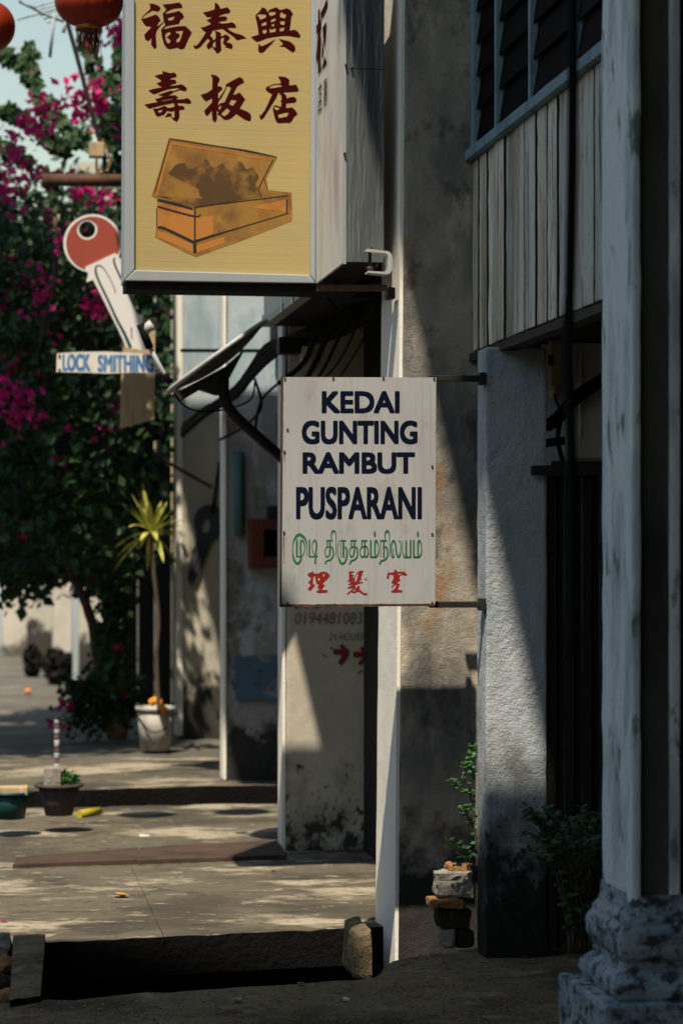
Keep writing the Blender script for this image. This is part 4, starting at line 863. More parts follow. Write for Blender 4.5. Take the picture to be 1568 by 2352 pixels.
box('bracket', XA(692, 12.4), XA(712, 12.4), 12.4, 12.46, P(0, 820, 12.4).z, P(0, 785, 12.4).z, m_white, tg, bevel=.004)
# thin rod across the second pillar and conduit on the third
t = tube('wall_rod', [P(415, 805, 15.5), P(650, 806, 15.5)], .012, m_iron); tag(t, 'thin black rod crossing in front of the pale blue upper pillars', 'rod')
t = tube('bare_rod', [P(352, 1040, 17.5), P(420, 1082, 17.6), P(485, 1118, 18.6)], .014, m_iron); tag(t, 'bare metal rod slanting down to the fourth pillar', 'rod')
t = tube('teal_pipe', [P(547, 1038, YD - .04), P(549, 1230, YD - .04)], .033, m_teal, None, 14); tag(t, 'short peeling teal pipe fixed upright on the third pillar', 'pipe')
rb = thing('red_shrine_box', 'red lacquered wall box with black inside, half hidden by barber sign', 'shrine', P(610, 1305, YD - .2))
rx0, rx1 = XA(577, YD - .2), XA(690, YD - .2)
rz0, rz1 = P(0, 1306, YD - .2).z, P(0, 1190, YD - .2).z
box('left_side', rx0, rx0 + .085, YD - .2, YD - .014, rz0, rz1, m_redbox, rb, bevel=.006)
box('top', rx0 + .086, rx1, YD - .2, YD - .014, rz1 - .075, rz1, m_redbox, rb, bevel=.006)
box('bottom', rx0 + .086, rx1, YD - .2, YD - .014, rz0, rz0 + .075, m_redbox, rb, bevel=.006)
box('back', rx0 + .086, rx1, YD - .05, YD - .014, rz0 + .076, rz1 - .076, m_black, rb)
box('lamp_box', rx0 + .12, rx1, YD - .16, YD - .03, rz1 + .001, rz1 + .085, m_iron, rb, bevel=.01)
strokes_on('ornament_line', [[(1040, 800, 14), (1190, 795, 14)], [(1040, 800, 12), (1060, 930, 12)], [(1190, 795, 12), (1180, 930, 12)], [(1060, 935, 12), (1180, 930, 12)], [(1090, 800, 10), (1100, 930, 10)], [(1140, 800, 10), (1140, 930, 10)], [(1065, 950, 12), (1090, 1060, 12), (1150, 1040, 12), (1190, 960, 12)]], cE, YD, mat('faint_ochre_ink', (0.20, 0.17, 0.10), .9), h3, .016)

# ---------------------------------------------------------------- things between pillar and column
def wallbox(nm, x0, x1, y0, y1, Y, dep, m, par, bevel=.006):
    return box(nm, XA(x0, Y), XA(x1, Y), Y - dep, Y, P(0, y1, Y).z, P(0, y0, Y).z, m, par, bevel=bevel)
wp = box('wall_plaster', XA(1240, YB), XA(1420, YB), YB - .03, YB - .013, P(0, 1062, YB).z, 2.46, m_white, h1, seg=.1, jit=.004)
fb_ = thing('fuse_box', 'yellowed plastic fuse box under the boarded wall beside the pillar', 'fuse box', P(1277, 905, YB - .05))
wallbox('cover', 1257, 1284, 762, 888, YB - .031, .05, m_beige, fb_)
wallbox('window', 1258, 1270, 800, 825, YB - .082, .004, m_darkwood, fb_, .001)
wallbox('round_cap', 1259, 1276, 872, 905, YB - .031, .06, m_beige, fb_, .012)
mc = thing('meter_cabinet', 'grey white meter cabinet with ribbed door behind the near column', 'cabinet', P(1340, 1050, YB - .05))
wallbox('door', 1306, 1400, 772, 1046, YB - .031, .07, m_white, mc, .012)
wallbox('rib', 1316, 1323, 790, 865, YB - .1015, .012, m_white, mc, .003)
wallbox('rib', 1329, 1334, 795, 1000, YB - .1015, .012, m_white, mc, .003)
wallbox('header', 1300, 1400, 752, 768, YB - .031, .05, m_pierE, mc, .006)
hp = thing('black_hose', 'thick black conduit curving down in front of the meter cabinet', 'hose', P(1270, 975, YB - .2))
tube('hose', curve_pts([P(1420, 850, YB - .3), P(1370, 880, YB - .28), P(1320, 915, YB - .24), P(1290, 950, YB - .2), P(1266, 972, YB - .18), P(1250, 975, YB - .16)], 6), .027, m_cable, hp, 10)
tube('wire', curve_pts([P(1272, 905, YB - .1), P(1280, 930, YB - .12), P(1290, 945, YB - .15)], 5), .005, m_cable, hp, 6)
tube('wire', curve_pts([P(1288, 955, YB - .16), P(1280, 1010, YB - .14), P(1292, 1060, YB - .12)], 5), .010, m_cable, hp, 6)
tube('connector', [P(1252, 1018, YB - .14), P(1295, 1012, YB - .14)], .018, m_cable, hp, 8)
ga = thing('folding_gate', 'black slatted folding gate filling the passage behind the pillar', 'gate', (2.5, YA + .06, 0))
gx0 = xa1 + .012; gz = P(0, 1052, YA).z
box('top_rail', XA(1220, YA - .035), 3.3, YA - .05, YA - .018, P(0, 1086, YA - .03).z, P(0, 1063, YA - .03).z, m_iron, ga, bevel=.003)
box('head_plate', gx0 + .01, 3.3, YA - .014, YA + .02, P(0, 1084, YA).z, gz, m_black, ga)
m_slat = mat('blackened_gate_slat', (0.012, 0.010, 0.008), .7, layers=[((0.035, 0.022, 0.012), 9, (2, 1, .3), .58, .72, .7)])
gx = gx0; n = 0
while gx < 3.2:
    dy = .03 if n % 2 else .0
    box('slat', gx, gx + .034, YA + .03 + dy, YA + .045 + dy, .02, gz - .02, m_slat, ga, bevel=.002); gx += .036; n += 1
# blurred cable hanging in front of the boards
t = tube('hanging_cable', curve_pts([P(1316, -260, 5.0), P(1314, 250, 5.0), P(1311, 480, 5.0), P(1308, 640, 5.0), P(1304, 800, 5.0), P(1310, 1000, 5.0), P(1316, 1500, 5.0)], 8), .0115, m_cable); tag(t, 'dark out-of-focus cable hanging in front of the boarded wall', 'cable')

# ---------------------------------------------------------------- lanterns, aerial
def make_lantern(loc, label):
    o = thing('lantern', label, 'lantern', loc, 'red lanterns strung across the street')
    x, y, z = loc
    prof = []; RR, HH = .178, .27
    for i in range(17):
        a = -math.pi / 2 + math.pi * i / 16
        prof.append((max(.066, RR * math.cos(a) ** .8 if math.cos(a) > 1e-6 else .066), HH / 2 * math.sin(a)))
    bm = bmesh.new(); prev = None; n = 96
    for r, zz in prof:
        rg = []
        for k in range(n):
            rr = r * (1 - .022 * abs(math.cos(12 * math.pi * k / n)) ** 10)
            rg.append(bm.verts.new((x + rr * math.cos(2 * math.pi * k / n), y + rr * math.sin(2 * math.pi * k / n), z + zz)))
        if prev:
            for k in range(n): bm.faces.new((prev[k], prev[(k + 1) % n], rg[(k + 1) % n], rg[k])).smooth = True
        prev = rg
    bmesh.ops.recalc_face_normals(bm, faces=bm.faces[:])
    from_bm('shade', bm, m_lantern, o)
    lathe('collar', [(.068, -HH / 2 - .016), (.07, -HH / 2 + .012)], loc, m_gold, o, 24)
    lathe('collar', [(.068, HH / 2 - .012), (.07, HH / 2 + .016)], loc, m_gold, o, 24)
    vs_, fs = [], []
    for k in range(120):
        a = random.uniform(0, 6.283); l = random.uniform(.07, .125) * (1.25 if math.sin(a * 3) > .3 else .8)
        r0 = random.uniform(.055, .068); px, py = x + r0 * math.cos(a), y + r0 * math.sin(a)
        ox, oy = random.uniform(-.012, .012), random.uniform(-.012, .012); wd = .0022
        b = len(vs_); zt_ = z - HH / 2 - .012
        tx, ty = -math.sin(a) * wd, math.cos(a) * wd
        vs_ += [(px - tx, py - ty, zt_), (px + tx, py + ty, zt_), (px + ox + tx, py + oy + ty, zt_ - l), (px + ox - tx, py + oy - ty, zt_ - l)]
        fs.append((b, b + 1, b + 2, b + 3))
    f = from_data('fringe', vs_, fs, m_fringe, o); f['kind'] = 'stuff'
    tube('hanger', [(x, y, z + HH / 2), (x, y, z + HH / 2 + .22)], .003, m_cable, o, 5)
    return o
YLn = 12.5
def ln(cx, cy, lab): p = P(cx, cy, YLn); return make_lantern((p.x, p.y, p.z), lab)
L1 = ln(205, 2, 'red lantern with dark fringe hanging beside the yellow light box')
L2 = ln(-44, 60, 'shiny red lantern cut by the left edge of the picture')
for (px, py, lab) in ((.52, 11.35, 'red lantern over the walkway above the light box'), (-.05, 9.8, 'red lantern over the drain, out above the walkway'), (-.79, 9.2, 'red lantern farthest out over the street')):
    copy_tree(L1, (px - L1.location.x, py - L1.location.y, 4.52 - L1.location.z), lab)
lw = thing('lantern_wire', 'thin wire from which the red lanterns hang above the walkway', 'wire', (0, 12.5, 4.9))
zw = L1.location.z + .355
tube('wire', [(-6, 12.5, zw + .6), (L2.location.x, 12.5, L2.location.z + .355), (L1.location.x, 12.5, zw), (1.2, 12.9, 4.94)], .003, m_cable, lw, 5)
tube('wire', [(-6, 6, 5.6), (-.79, 9.2, 4.875), (-.05, 9.8, 4.875), (.52, 11.35, 4.875), (1.2, 11.6, 4.94)], .003, m_cable, lw, 5)
YAn = 16.5
an = thing('roof_aerial', 'television aerial with slanting mast in front of the pale sky', 'aerial', P(240, 400, YAn))
mast = tube('mast', curve_pts([P(152, 40, YAn), P(180, 140, YAn), P(205, 235, YAn), P(222, 300, YAn), P(240, 360, YAn), P(238, 405, YAn)], 5), .016, m_iron, an, 8)
tube('boom', [P(45, 3, YAn - .1), P(110, 35, YAn), P(155, 52, YAn)], .011, m_sky_ant, an, 6)
cA = conv_native(0, 0, 520 / 1568)
for a, b in (((400, 95), (680, 15)), ((430, 130), (700, 55)), ((205, 243), (660, 118)), ((490, 190), (700, 130)), ((530, 232), (760, 170)), ((565, 278), (800, 215)), ((460, 165), (690, 95)), ((660, 150), (605, 690)), ((790, 260), (770, 395)), ((850, 290), (945, 395))):
    p, q = cA(*a), cA(*b); r = .006 if a[0] in (205,) else (.012 if a[0] in (660, 790) else .0055)
    tube('element', [P(p[0], p[1], YAn), P(q[0], q[1], YAn)], r, m_sky_ant, an, 5)
p = P(222, 345, YAn); box('aerial_box', p.x - .05, p.x + .05, YAn - .05, YAn + .05, p.z - .05, p.z + .05, m_plank, an, bevel=.008)
tube('aerial_cable', curve_pts([P(215, 300, YAn), P(245, 340, YAn), P(252, 385, YAn), P(225, 395, YAn), P(222, 365, YAn)], 5), .008, m_gold, an, 6)
# ---------------------------------------------------------------- foliage
def leaf_mesh(name, items, m, parent, fold=.25):
    """items: (centre, size, length direction, normal-ish) -> folded leaves of two quads, tapering"""
    N = len(items)
    vs_, fs = [], []
    for c, s, d, nn in items:
        d = Vector(d).normalized(); w_ = d.cross(Vector(nn))
        if w_.length < 1e-4: w_ = d.cross(Vector((0.3, 1, .2)))
        w_.normalize(); up = w_.cross(d)
        c = Vector(c); b = len(vs_)
        a0 = c - d * s * .5; a1 = c + d * s * .5; mid = c - up * s * fold * .3
        l = c + w_ * s * .34 + up * s * fold * .2 - d * s * .05; r = c - w_ * s * .34 + up * s * fold * .2 - d * s * .05
        vs_ += [a0, r, a1, l, mid]
        fs += [(b, b + 1, b + 2, b + 4), (b, b + 4, b + 2, b + 3)]
    o = from_data(name, vs_, fs, m, parent)
    if parent: o['kind'] = 'stuff'
    return o
def rv(): 
    while True:
        v = Vector((random.uniform(-1, 1), random.uniform(-1, 1), random.uniform(-1, 1)))
        if .05 < v.length < 1: return v.normalized()
rnd = random.Random(31)
bg_ = thing('bougainvillea', 'tall bougainvillea with magenta flowers climbing at the left of the shophouses', 'shrub', (.9, 19.0, .1))
YV = 19.0
leaves, flowers = [], []
def clump(x, y, Y, rad, nl, nf, s=.085, fs_=.075):
    c = P(x, y, Y)
    for _ in range(nl):
        v = Vector((rnd.gauss(0, 1), rnd.gauss(0, 1), rnd.gauss(0, 1))) * rad * .5
        leaves.append((c + v, s * rnd.uniform(.6, 1.25), rv() + Vector((0, -.2, -.5)), Vector((-.25, -.5, .9)) + rv() * .8))
    if nf:
        fc = c + rv() * rad * .5 + Vector((0, -rad * .5, 0))
        for _ in range(nf):
            v = Vector((rnd.gauss(0, 1), rnd.gauss(0, 1), rnd.gauss(0, 1))) * rad * .26
            flowers.append((fc + v, fs_ * rnd.uniform(.6, 1.2), rv(), rv()))
# outline of the mass: top edge (picture column -> row)
def top_edge(x):
    pts = [(-60, 400), (0, 385), (60, 365), (110, 345), (170, 310), (210, 260), (250, 225), (300, 190), (420, 150)]
    for (a, b), (c, d) in zip(pts, pts[1:]):
        if a <= x <= c: return b + (d - b) * (x - a) / (c - a)
    return 330
def low_edge(x):
    pts = [(-60, 1330), (30, 1340), (75, 1360), (110, 1310), (170, 1300), (230, 1330), (290, 1300), (420, 1250)]
    for (a, b), (c, d) in zip(pts, pts[1:]):
        if a <= x <= c: return b + (d - b) * (x - a) / (c - a)
    return 1300
for _ in range(600):
    x = rnd.uniform(-80, 285); ty, ly = top_edge(x), low_edge(x)
    y = ty + (ly - ty) * rnd.random() ** .85
    Y = YV + rnd.uniform(-1.2, 1.6)
    loose = y < 440
    if y < 380 and rnd.random() < .5: continue
    if loose and rnd.random() < .35: continue
    nf = 0
    if rnd.random() < (.36 if y < 700 else .17 if y < 1000 else .05): nf = rnd.choice((6, 10, 16))
    clump(x, y, Y, rnd.uniform(.14, .24) * (.8 if loose else 1.1), 13 if loose else 26, nf)
for _ in range(420):      # darker bulk behind, so that little shows through low down
    x = rnd.uniform(-80, 330); y = rnd.uniform(520, 1290)
    clump(x, y, YV + 1.9 + rnd.uniform(0, .5), .32, 34, 0, .14)
for (x, y, n, r) in ((185, 228, 60, .17), (205, 240, 45, .14), (75, 270, 30, .14), (45, 300, 30, .14), (110, 265, 26, .12), (275, 70, 26, .13), (265, 95, 22, .12), (20, 375, 30, .14), (60, 410, 30, .14), (160, 420, 30, .13), (30, 930, 40, .2), (70, 935, 36, .18), (15, 905, 30, .16), (230, 445, 26, .13), (215, 690, 24, .12), (100, 680, 30, .16)):
    c = P(x, y, YV - 1.25)
    for _ in range(n):
        v = Vector((rnd.gauss(0, 1), rnd.gauss(0, .6), rnd.gauss(0, 1))) * r * .52
        flowers.append((c + v, .08 * rnd.uniform(.6, 1.2), rv(), rv()))
# long loose shoots against the sky
shoots = [[(290, 330), (240, 250), (215, 150), (200, 100)], [(190, 330), (130, 270), (60, 170), (0, 120), (-40, 105)], [(120, 330), (95, 240), (70, 170), (72, 115)], [(150, 345), (100, 310), (30, 262), (20, 262)], [(295, 300), (270, 215), (275, 140), (282, 80)], [(300, 420), (262, 330), (235, 250), (250, 190), (278, 180)], [(120, 420), (40, 360), (-20, 330)]]
for s in shoots:
    pts = curve_pts([P(x, y, YV - .5 + i * .1) for i, (x, y) in enumerate(s)], 10)
    tube('branch', pts, [.012 - .009 * i / len(pts) for i in range(len(pts))], m_bark, bg_, 5)
    for p in pts:
        for _ in range(5):
            leaves.append((p + rv() * .055, .095 * rnd.uniform(.7, 1.3), rv() + Vector((0, 0, -.8)), Vector((0, -1, .4)) + rv() * .5))
        if rnd.random() < .10:
            for _ in range(6): flowers.append((p + rv() * .05, .06, rv(), rv()))
# trunks
trunks = [([(235, 1560, YV), (222, 1490, YV), (212, 1430, YV), (190, 1370, YV), (160, 1310, YV), (130, 1240, YV)], .05), ([(212, 1430, YV), (200, 1400, YV), (205, 1350, YV + .1), (225, 1320, YV), (240, 1260, YV)], .035),
          ([(262, 1600, YV + .2), (250, 1480, YV + .1), (245, 1410, YV), (235, 1350, YV), (210, 1300, YV)], .05), ([(245, 1410, YV), (265, 1370, YV), (255, 1320, YV), (270, 1270, YV)], .03), ([(222, 1480, YV), (246, 1440, YV), (262, 1420, YV)], .03),
          ([(100, 960, YV - .9), (112, 800, YV - .9), (125, 640, YV - .8), (128, 500, YV - .7)], .03), ([(60, 900, YV - 1), (90, 800, YV - 1), (115, 660, YV - 1)], .02)]
for pts, r in trunks:
    q = curve_pts([P(*p) for p in pts], 6); tube('trunk' if r >= .05 else 'branch', q, [r * (1 - .5 * i / len(q)) for i in range(len(q))], m_bark, bg_, 7)
# green shoots beside the trunk
for _ in range(60): clump(rnd.uniform(235, 290), rnd.uniform(1330, 1580), YV - .2, .1, 9, 5 if rnd.random() < .06 else 0)
leaf_mesh('leaves', leaves, m_leafdark, bg_); leaf_mesh('flowers', flowers, m_flower, bg_, .4)

# unseen tree added so its crown shades the lower vine and the far walls
def unseen_tree(loc, label, cz, spread, n):
    o = thing('unseen_tree', label, 'tree', loc)
    x, y, z = loc
    tube('trunk', curve_pts([(x, y, z), (x + .1, y, z + 2.4), (x - .05, y + .1, cz - .6)], 6), [.16 - .006 * i for i in range(13)], m_bark, o, 9)
    lv = []
    for k in range(9):
        a = k * 2.4; e = Vector((x + math.cos(a) * spread * .7, y + math.sin(a) * spread * .8, cz + rnd.uniform(-.2, .9)))
        tube('branch', [(x - .03, y + .08, cz - 1.0), ((x + e.x) / 2, (y + e.y) / 2, cz - .2), e], [.07, .045, .02], m_bark, o, 6)
    for _ in range(n):
        a = rnd.uniform(0, 6.283); r = spread * math.sqrt(rnd.random())
        c = Vector((x + math.cos(a) * r, y + math.sin(a) * r, cz + rnd.uniform(-.1, 1.3)))
        for _ in range(14): lv.append((c + rv() * .35, .17 * rnd.uniform(.7, 1.3), rv(), Vector((0, 0, 1)) + rv() * .6))
    f = leaf_mesh('crown', lv, m_unseenleaf, o)
    return o
unseen_tree((-1.65, 15.9, .08), 'leafy tree added out of view at the left kerb to shade the vine', 7.2, 1.45, 330)

# dracaena in the white bucket
YP = 17.9
dr = thing('dracaena', 'potted dracaena with yellow-green strap leaves on a thin cane', 'plant', P(358, 1690, YP))
crown = P(348, 1225, YP)
tube('cane', curve_pts([P(366, 1640, YP), P(360, 1520, YP), P(364, 1420, YP), P(352, 1300, YP), crown], 5), .016, m_bark, dr, 7)
for k in range(30):
    a = k * 2.399; el = rnd.uniform(-.5, 1.35); L = rnd.uniform(.26, .42)
    d = Vector((math.cos(a) * math.cos(el), math.sin(a) * math.cos(el) * .7, math.sin(el))); pts = []
    for i in range(7):
        t_ = i / 6; pts.append(crown + d * L * t_ + Vector((0, 0, -.30 * L * t_ * t_ * (1.6 if el < .8 else .3))))
    wv = d.cross(Vector((0, 0, 1)));  wv = wv.normalized() if wv.length > .01 else Vector((1, 0, 0))
    vs_, fs = [], []
    for i, p in enumerate(pts):
        wd = .021 * math.sin(math.pi * (.12 + .88 * (1 - i / 6) * .9)) * (1 if i < 6 else .05)
        vs_ += [p + wv * wd, p - Vector((0, 0, wd * .35)), p - wv * wd]
    for i in range(6): fs += [(3 * i, 3 * i + 1, 3 * i + 4, 3 * i + 3), (3 * i + 1, 3 * i + 2, 3 * i + 5, 3 * i + 4)]
    from_data('leaf', vs_, fs, m_dracaena, dr)
def pot(name, label, x, ybot, ytop, wt, wb, Y, m, rim=.012, soil=m_earth, n=28):
    p = PG(x, ybot, .1); Y = p.y
    k = Y / FPX; H = (ybot - ytop) * k; R1, R0 = wt * k / 2, wb * k / 2
    o = thing(name, label, 'pot', p)
    lathe('body', [(R0, 0), (R0 + (R1 - R0) * .5, H * .5), (R1, H * .9)], p, m, o, n)
    lathe('rim', [(R1 + rim, H * .9), (R1 + rim, H), (R1 - .012, H), (R1 - .012, H * .9)], p, m, o, n)
    lathe('soil', [(R1 - .004, H * .86), (.03, H * .9), (.0, H * .905)], p, soil, o, n)
    return o, p, H, R1
o, p, H, R1 = pot('bucket', 'dirty white plastic bucket holding the dracaena, orange ribbon on rim', 357, 1722, 1622, 84, 70, 0, m_bucket)
tube('bucket_handle', curve_pts([p + Vector((-R1, -.03, H * .8)), p + Vector((-R1 * .3, -R1 - .03, H * .45)), p + Vector((R1 * .6, -R1 - .01, H * .55)), p + Vector((R1, 0, H * .8))], 6), .006, m_iron, o, 6)
rbn = tube('orange_ribbon', curve_pts([p + Vector((-R1 * .3, -R1 * .7, H + .03)), p + Vector((0, -R1 * .9, H + .05)), p + Vector((R1 * .25, -R1 - .012, H + .01)), p + Vector((R1 * .3, -R1 - .02, H - .05))], 5), [.03] * 15 + [.012], m_orange, None, 6); tag(rbn, 'orange ribbon lying over the rim of the white bucket', 'ribbon')
o, p, H, R1 = pot('clay_pot', 'tan clay pot on a block in front of the vine', 270, 1698, 1640, 62, 44, 0, m_terra)
t = box('paver_block', p.x - .10, p.x + .10, p.y - .1, p.y + .1, .101, .101 + .001 + .0, m_stone) if False else None
fl = thing('potted_bougainvillea', 'small potted bougainvillea with pink flowers before the dark boards', 'plant', p)
lv, fw_ = [], []
for _ in range(210):
    c = P(rnd.gauss(235, 48), rnd.gauss(1612, 32), p.y + rnd.uniform(-.2, .3))
    for _ in range(10): lv.append((c + rv() * .07, .06 * rnd.uniform(.6, 1.3), rv(), Vector((-.2, -.5, 1)) + rv()))
for (x, y, n) in ((142, 1618, 14), (160, 1622, 16), (115, 1660, 12), (135, 1660, 10), (155, 1670, 10), (285, 1586, 14), (262, 1505, 14), (248, 1500, 8), (292, 1600, 6)):
    c = P(x, y, p.y - .15)
    for _ in range(n): fw_.append((c + rv() * rnd.uniform(0, .045), .055, rv(), rv()))
leaf_mesh('leaves', lv, m_leafdark, fl); leaf_mesh('flowers', fw_, m_flower, fl, .4)
bm = bmesh.new()
for (x, y) in ((190, 1600), (230, 1580), (280, 1590), (150, 1640), (250, 1570)):
    bm_tube(bm, curve_pts([p + Vector((0, 0, H * .8)), (p + Vector((0, 0, H)) + P(x, y, p.y)) / 2 + Vector((0, 0, .08)), P(x, y, p.y)], 5), .007, 5)
from_bm('stems', bm, m_bark, fl)
o, p, H, R1 = pot('bowl_pot', 'wide dark bowl pot with a concrete block and clump of green', 136, 1872, 1800, 96, 62, 0, m_bowl, rim=.02)
YQ = p.y
blk = box('concrete_block', XA(102, YQ), XA(140, YQ), YQ - .09, YQ + .06, p.z + H * .92, p.z + H * .92 + .11, m_stone, None, bevel=.012, seg=.03, jit=.006); tag(blk, 'rough concrete block lying in the dark bowl pot', 'block')
gc = P(152, 1790, YQ); lv = []
for _ in range(260):
    v = rv() * rnd.uniform(.2, 1); lv.append((gc + Vector((v.x * .085, v.y * .085, abs(v.z) * .075 - .02)), .03, rv() + Vector((0, 0, .5)), rv()))
o2 = leaf_mesh('green_clump', lv, m_leafbright, None); tag(o2, 'low clump of green growing in the dark bowl pot', 'plant')
o, p, H, R1 = pot('basin', 'dark teal plastic basin at the left edge', 22, 1880, 1818, 92, 70, 0, m_basin, rim=.012)
blk = box('wood_scrap', p.x - .07, p.x + .10, p.y - .09, p.y + .03, p.z + H * .9, p.z + H * .9 + .045, m_plank, None, bevel=.006, seg=.03, jit=.005); tag(blk, 'pale wood scrap lying in the teal basin', 'wood')
# red and white post
Yp = PG(131, 1783, .1).y
po = thing('marker_post', 'thin post with red and white bands beside the dark bowl pot', 'post', PG(131, 1783, .1))
b0 = PG(131, 1783, .1); zt_ = P(131, 1648, b0.y).z; hh = (zt_ - b0.z)
m_pw = mat('post_white', (.30, .32, .35), .8, layers=[((.16, .15, .15), 30, (1, 1, 1), .5, .7, .8)]); m_pr = mat('post_red', (.13, .05, .05), .8, layers=[((.22, .18, .18), 30, (1, 1, 1), .5, .7, .6)])
segs = [(0, .06, m_pr), (.06, .22, m_pw), (.22, .27, m_pr), (.27, .40, m_pw), (.40, .46, m_pr), (.46, .62, m_pw), (.62, .70, m_pr), (.70, .80, m_pw), (.80, .86, m_pr), (.86, .985, m_pw)]
for a, b, mm in segs: tube('band', [b0 + Vector((0, 0, hh * a)), b0 + Vector((0, 0, hh * b))], .017, mm, po, 10)
tube('cap', [b0 + Vector((0, 0, hh * .986)), b0 + Vector((0, 0, hh * 1.01))], .022, m_iron, po, 10)

# ---------------------------------------------------------------- things on the ground
for (pts, lab) in (([(30, 1990), (40, 1972), (318, 1950), (322, 1978)], 'long dark rusted steel plate let into the walkway, left one'), ([(316, 1980), (322, 1951), (640, 1934), (655, 1968)], 'rust-brown steel plate on the walkway beside the cream pillar')):
    q = [PG(x, y, .012) for x, y in pts]
    c = [q[0], q[3], q[2], q[1]]
    o = hexa('steel_plate', [Vector((v.x, v.y, -.004)) for v in c] + [Vector((v.x, v.y, .022)) for v in c], m_rustplate, None, bevel=.003, seg=.07, jit=.004)
    tag(o, lab, 'plate')
yt = thing('yellow_tube', 'short piece of yellow plastic tube lying on the walkway', 'tube', PG(205, 1876))
a, b = PG(182, 1880), PG(228, 1872)
tube('tube_body', [a + Vector((0, 0, .025)), b + Vector((0, 0, .025))], .024, m_yellowtube, yt, 14)
tube('tube_end', [b + Vector((.001, 0, .025)), b + Vector((.02, 0, .025))], .017, m_bowl, yt, 12)
def fallen_leaf(x, y, s, lab, m=m_dryleaf, z=.0):
    c = PG(x, y, z) + Vector((0, 0, .001)); vs_, fs = [], []; n = 6
    d = Vector((math.cos(s * 99), math.sin(s * 99) * .5, 0)).normalized(); wv = Vector((-d.y, d.x, 0))
    for i in range(n + 1):
        t_ = i / n; wd = s * .36 * math.sin(math.pi * t_) ** .7
        q = c + d * s * (t_ - .5); h = abs(t_ - .4) * s * .3
        vs_ += [q + wv * wd + Vector((0, 0, h + wd * .5)), q + Vector((0, 0, h)), q - wv * wd + Vector((0, 0, h + wd * .3))]
    for i in range(n): fs += [(3 * i, 3 * i + 1, 3 * i + 4, 3 * i + 3), (3 * i + 1, 3 * i + 2, 3 * i + 5, 3 * i + 4)]
    o = from_data('fallen_leaf', vs_, fs, m); tag(o, lab, 'leaf', 'fallen leaves')
fallen_leaf(278, 2060, .085, 'curled orange-brown leaf in the middle of the walkway')
fallen_leaf(545, 2300, .05, 'small tan leaf on the dark pavement below the drain')
fallen_leaf(690, 2262, .045, 'tan leaf at the rim of the dark pavement')
fallen_leaf(668, 2306, .03, 'brown leaf scrap on the dark pavement beside the drain rim')
fallen_leaf(628, 2002, .03, 'tiny green leaf on the walkway near the cream pillar', m_leafbright)
fallen_leaf(10, 2118, .04, 'pink petal at the left edge of the walkway', m_flower)
for (x, y, s, z, lab) in ((332, 1923, .03, 0, 'small white paper scrap on the walkway behind the steel plates'), (157, 2222, .03, -.25, 'white scrap floating in the dark drain'), (795, 2300, .012, 0, 'white paint fleck on the pavement right of the drain')):
    c = PG(x, y, z); o = hexa('paper_scrap', [c + Vector((-s, -s * .6, .004)), c + Vector((s, -s * .7, .004)), c + Vector((s, s * .6, .004)), c + Vector((-s * .8, s * .7, .004)), c + Vector((-s, -s * .6, .008)), c + Vector((s, -s * .7, .012)), c + Vector((s, s * .6, .010)), c + Vector((-s * .8, s * .7, .016))], m_paper); tag(o, lab, 'litter')
rock = lambda nm, x0, x1, y0, y1, Y, d, m, lab, jit=.02: tag(box(nm, XA(x0, Y), XA(x1, Y), Y, Y + d, P(0, y1, Y).z, P(0, y0, Y).z, m, None, bevel=.014, seg=.02, jit=jit, jscale=16), lab, 'stone')
YR = 9.52
rock('stone_block', 1006, 1087, 2026, 2086, YR, .14, m_stone, 'squared grey stone stacked against the stucco pillar')
rock('brick', 989, 1065, 2088, 2112, YR - .01, .12, m_brick, 'orange-brown broken brick under the squared grey stone')
rock('brick', 1030, 1085, 2007, 2024, YR + .05, .09, m_brick, 'thin orange tile piece on top of the stacked stone')
rock('stone_block', 1010, 1084, 2114, 2160, YR + .03, .10, m_earth, 'dark mossy stone near the bottom of the stack')
rock('stone_block', 1016, 1045, 2162, 2206, YR + .02, .09, m_stone, 'small pale stone at the foot of the stack', .016)
rock('stone_block', 1046, 1088, 2162, 2204, YR + .05, .10, m_earth, 'dark stone at the foot of the stack by the pillar', .016)
Y5 = 9.75
o = hexa('drain_stone', [P(812, 2250, Y5), P(856, 2250, Y5), P(856, 2250, Y5) + Vector((0, .35, 0)), P(812, 2250, Y5) + Vector((0, .35, 0)), P(816, 2146, Y5), P(856, 2132, Y5), P(856, 2132, Y5) + Vector((0, .35, -.0)), P(818, 2140, Y5) + Vector((0, .35, 0))], m_asphalt, None, bevel=.02, seg=.03, jit=.014, jscale=12); tag(o, 'pale rounded stone at the right end of the drain', 'stone')
# rubble at the bottom left
for i, (x, y, s) in enumerate(((6, 2170, .05), (12, 2215, .04), (5, 2260, .045), (16, 2290, .035))):
    c = PG(x, y, .0); bm = bmesh.new(); bmesh.ops.create_icosphere(bm, subdivisions=2, radius=s)
    for v in bm.verts: v.co = v.co * (1 + mnoise.noise(v.co * 30 + Vector((i, 0, 0))) * .45) + c
    o = from_bm('rubble_stone', bm, (m_stone, m_brick, m_earth, m_brick)[i]); tag(o, ('pale rubble stone at the left edge beside the kerb', 'orange rubble piece below the pale stone at the left edge', 'dark rubble stone at the left edge, third down', 'orange rubble piece at the bottom left corner')[i], 'stone')
